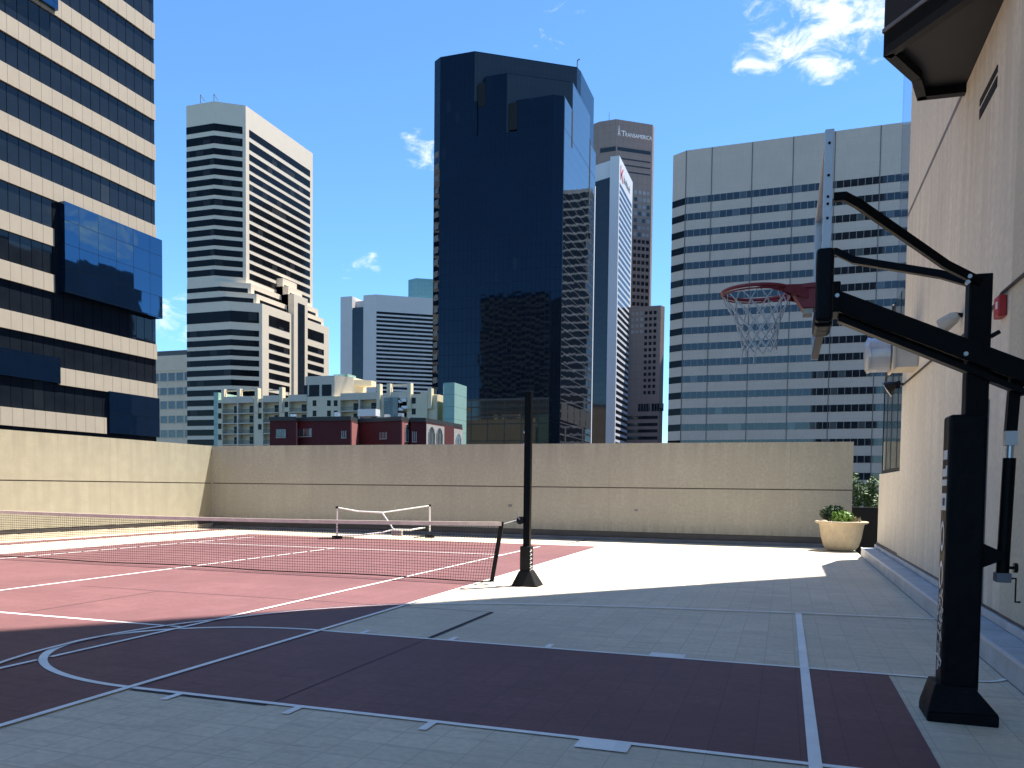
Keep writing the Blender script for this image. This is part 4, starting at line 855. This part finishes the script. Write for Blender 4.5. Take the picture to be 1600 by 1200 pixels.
for y0, y1 in ((650, 655), (661, 666), (671, 676), (682, 687)): bands([(FA, 3.5, FA.w-.5)], 'bwin', b9, [(at_y(1000, y1, 425).z, at_y(1000, y0, 425).z)])
def letters(txt, F, u, zb, size, mat, parent, sx=1.0, name='sign_letters'):
    c = bpy.data.curves.new('sign_text', 'FONT'); c.body = txt; c.size = size; c.extrude = .12
    o = bpy.data.objects.new('sign_text', c); col.objects.link(o); bpy.context.view_layer.update()
    me = bpy.data.meshes.new_from_object(o.evaluated_get(bpy.context.evaluated_depsgraph_get())); wd = max(v.co.x for v in me.vertices)
    for v in me.vertices:
        x_, y_, zz_ = v.co; pp = F.pt(u+x_*sx, .2+zz_); v.co = (pp[0], pp[1], zb+y_)
    me.materials.clear(); me.materials.append(MT[mat]); bpy.data.objects.remove(o); r_ = bpy.data.objects.new(name, me); col.objects.link(r_); r_.parent = parent
    r_.matrix_parent_inverse = Matrix.Translation(-parent.location); return wd*sx
sgn = thing('rooftop_sign', 'pale raised lettering with a slim pointed emblem on the brown tower top', 'sign', (*F9.pt(12, .2), 207))
wT = letters('T', F9, 3.2, 205.9, 4.4, 'sign', sgn); letters('RANSAMERICA', F9, 3.2+wT*.95, 205.9, 3.2, 'sign', sgn, sx=.80)
m = MB()
for a, b in (((1.0, 205.8), (1.62, 211.8)), ((2.55, 205.8), (1.82, 211.8))):
    m.quad((*F9.pt(a[0], .25), a[1]), (*F9.pt(a[0]+(.35 if a[0] < 2 else -.35), .25), a[1]), (*F9.pt(1.74, .25), b[1]), (*F9.pt(b[0], .25), b[1]))
for zz in (206.8, 208.0, 209.2): hw2 = .62*(211.8-zz)/6; m.quad((*F9.pt(1.75-hw2, .25), zz), (*F9.pt(1.75+hw2, .25), zz), (*F9.pt(1.75+hw2, .25), zz+.35), (*F9.pt(1.75-hw2, .25), zz+.35))
m.build('sign_emblem', 'sign', sgn)
m = MB(); p = floor_pt(950, 187, 215); m.tube([(p.x, p.y+3, 214.9), (p.x, p.y+3, 220.5)], .14, 5); m.build('antenna', 'greyj', b9)

# 10. grey ribbed office block
b10 = thing('grey_office_block', 'wide grey ribbed concrete office block with dark window bands behind the basketball rim', 'building', (0, 155, GZ))
H10 = 60; k10 = 1.34
q = [xy(CAM+(floor_pt(x, y, H10)-CAM)*k10) for x, y in [(1052, 243), (1073, 235), (1425, 190)]]
q[2] = (q[1][0]+75, q[1][1]-.018*75*k10); H10 = CAM.z+(H10-CAM.z)*k10
MB().prism([q[0], q[1], q[2], (q[2][0], q[2][1]+45), (q[0][0], q[0][1]+45)], GZ, H10).build('wall', 'grey', b10)
F10 = Face(q[1], q[2]); F10l = Face(q[0], q[1])
zr0 = F10.z(1080, 308); p10 = (F10.z(1080, 308)-F10.z(1345, 704))/15.6
wb = F10.z(1080, 308)-F10.z(1080, 318.5)
p10 = 2.785*k10
for r_ in range(22): bands([(F10l, 0.0, F10l.w-.02)], 'dglass', b10, [(zr0-p10*r_-wb, zr0-p10*r_)], o1=.05); bands([(F10, 0, F10.w)], 'gwin', b10, [(zr0-p10*r_-wb, zr0-p10*r_)], o1=.05)  # blacker glass on the left facet puts its shade into the colour
for x in (1113, 1176, 1240, 1305, 1376, 1450):
    u = F10.u(x, 230); m = MB(); F10.slab(m, u-.07, u+.07, GZ, H10-.05, -.2, .10); m.build('facade_joint', 'greyj', b10)
m = MB(); F10l.slab(m, F10l.w-.12, F10l.w+.05, GZ, H10, -.2, .08); m.build('facade_joint', 'greyj', b10)

# blocks known only from their mirror images in the black tower
bm1 = thing('mirrored_cream_block', 'cream banded block seen only as a mirror image low in the black tower', 'building', (-195, -80, GZ))
MB().box(-222, -168, -110, -60, GZ, 146).build('glass_wall', 'b1g', bm1)
Fm = Face((-168, -60), (-222, -60)); Fm2 = Face((-168, -110), (-168, -60))
for k in range(34): bands([(Fm, 0, Fm.w), (Fm2, 0, Fm2.w-.1)], 'b1c', bm1, [(-14+k*4.6+2.9, -14+k*4.6+4.6)], name='spandrel_band', o1=.12)
bm2 = thing('mirrored_grey_block', 'grey gridded block seen only mirrored in the right side of the black tower', 'building', (0, 450, GZ))
MB().box(-40, 30, 430, 480, GZ, 165).build('wall', 'grey', bm2)
Fm = Face((-40, 430), (30, 430)); Fm2 = Face((-40, 480), (-40, 430))
for k in range(40): bands([(Fm, .5, Fm.w-.5), (Fm2, .5, Fm2.w-.5)], 'dglass', bm2, [(-12+k*4.4, -12+k*4.4+3.3)])

bm3 = thing('mirrored_dark_block', 'dark office block seen only mirrored low in the banded block glass', 'building', (110, 130, GZ))
MB().box(90, 130, 60, 112, GZ, 64).build('wall', 'brown', bm3); MB().box(92, 130, 112.1, 150, GZ, 56).build('wall', 'navy', bm3); MB().box(90, 130, 150.1, 215, GZ, 70).build('wall', 'bronze', bm3); MB().box(94, 130, 215.1, 290, GZ, 52).build('wall', 'brown', bm3); MB().box(90, 130, 290.1, 460, GZ, 78).build('wall', 'navy', bm3)
for k in range(16): MB().box(89.9, 90.5, 62, 110, -15+k*4.8, -12.5+k*4.8).build('window_band', 'dglass', bm3)
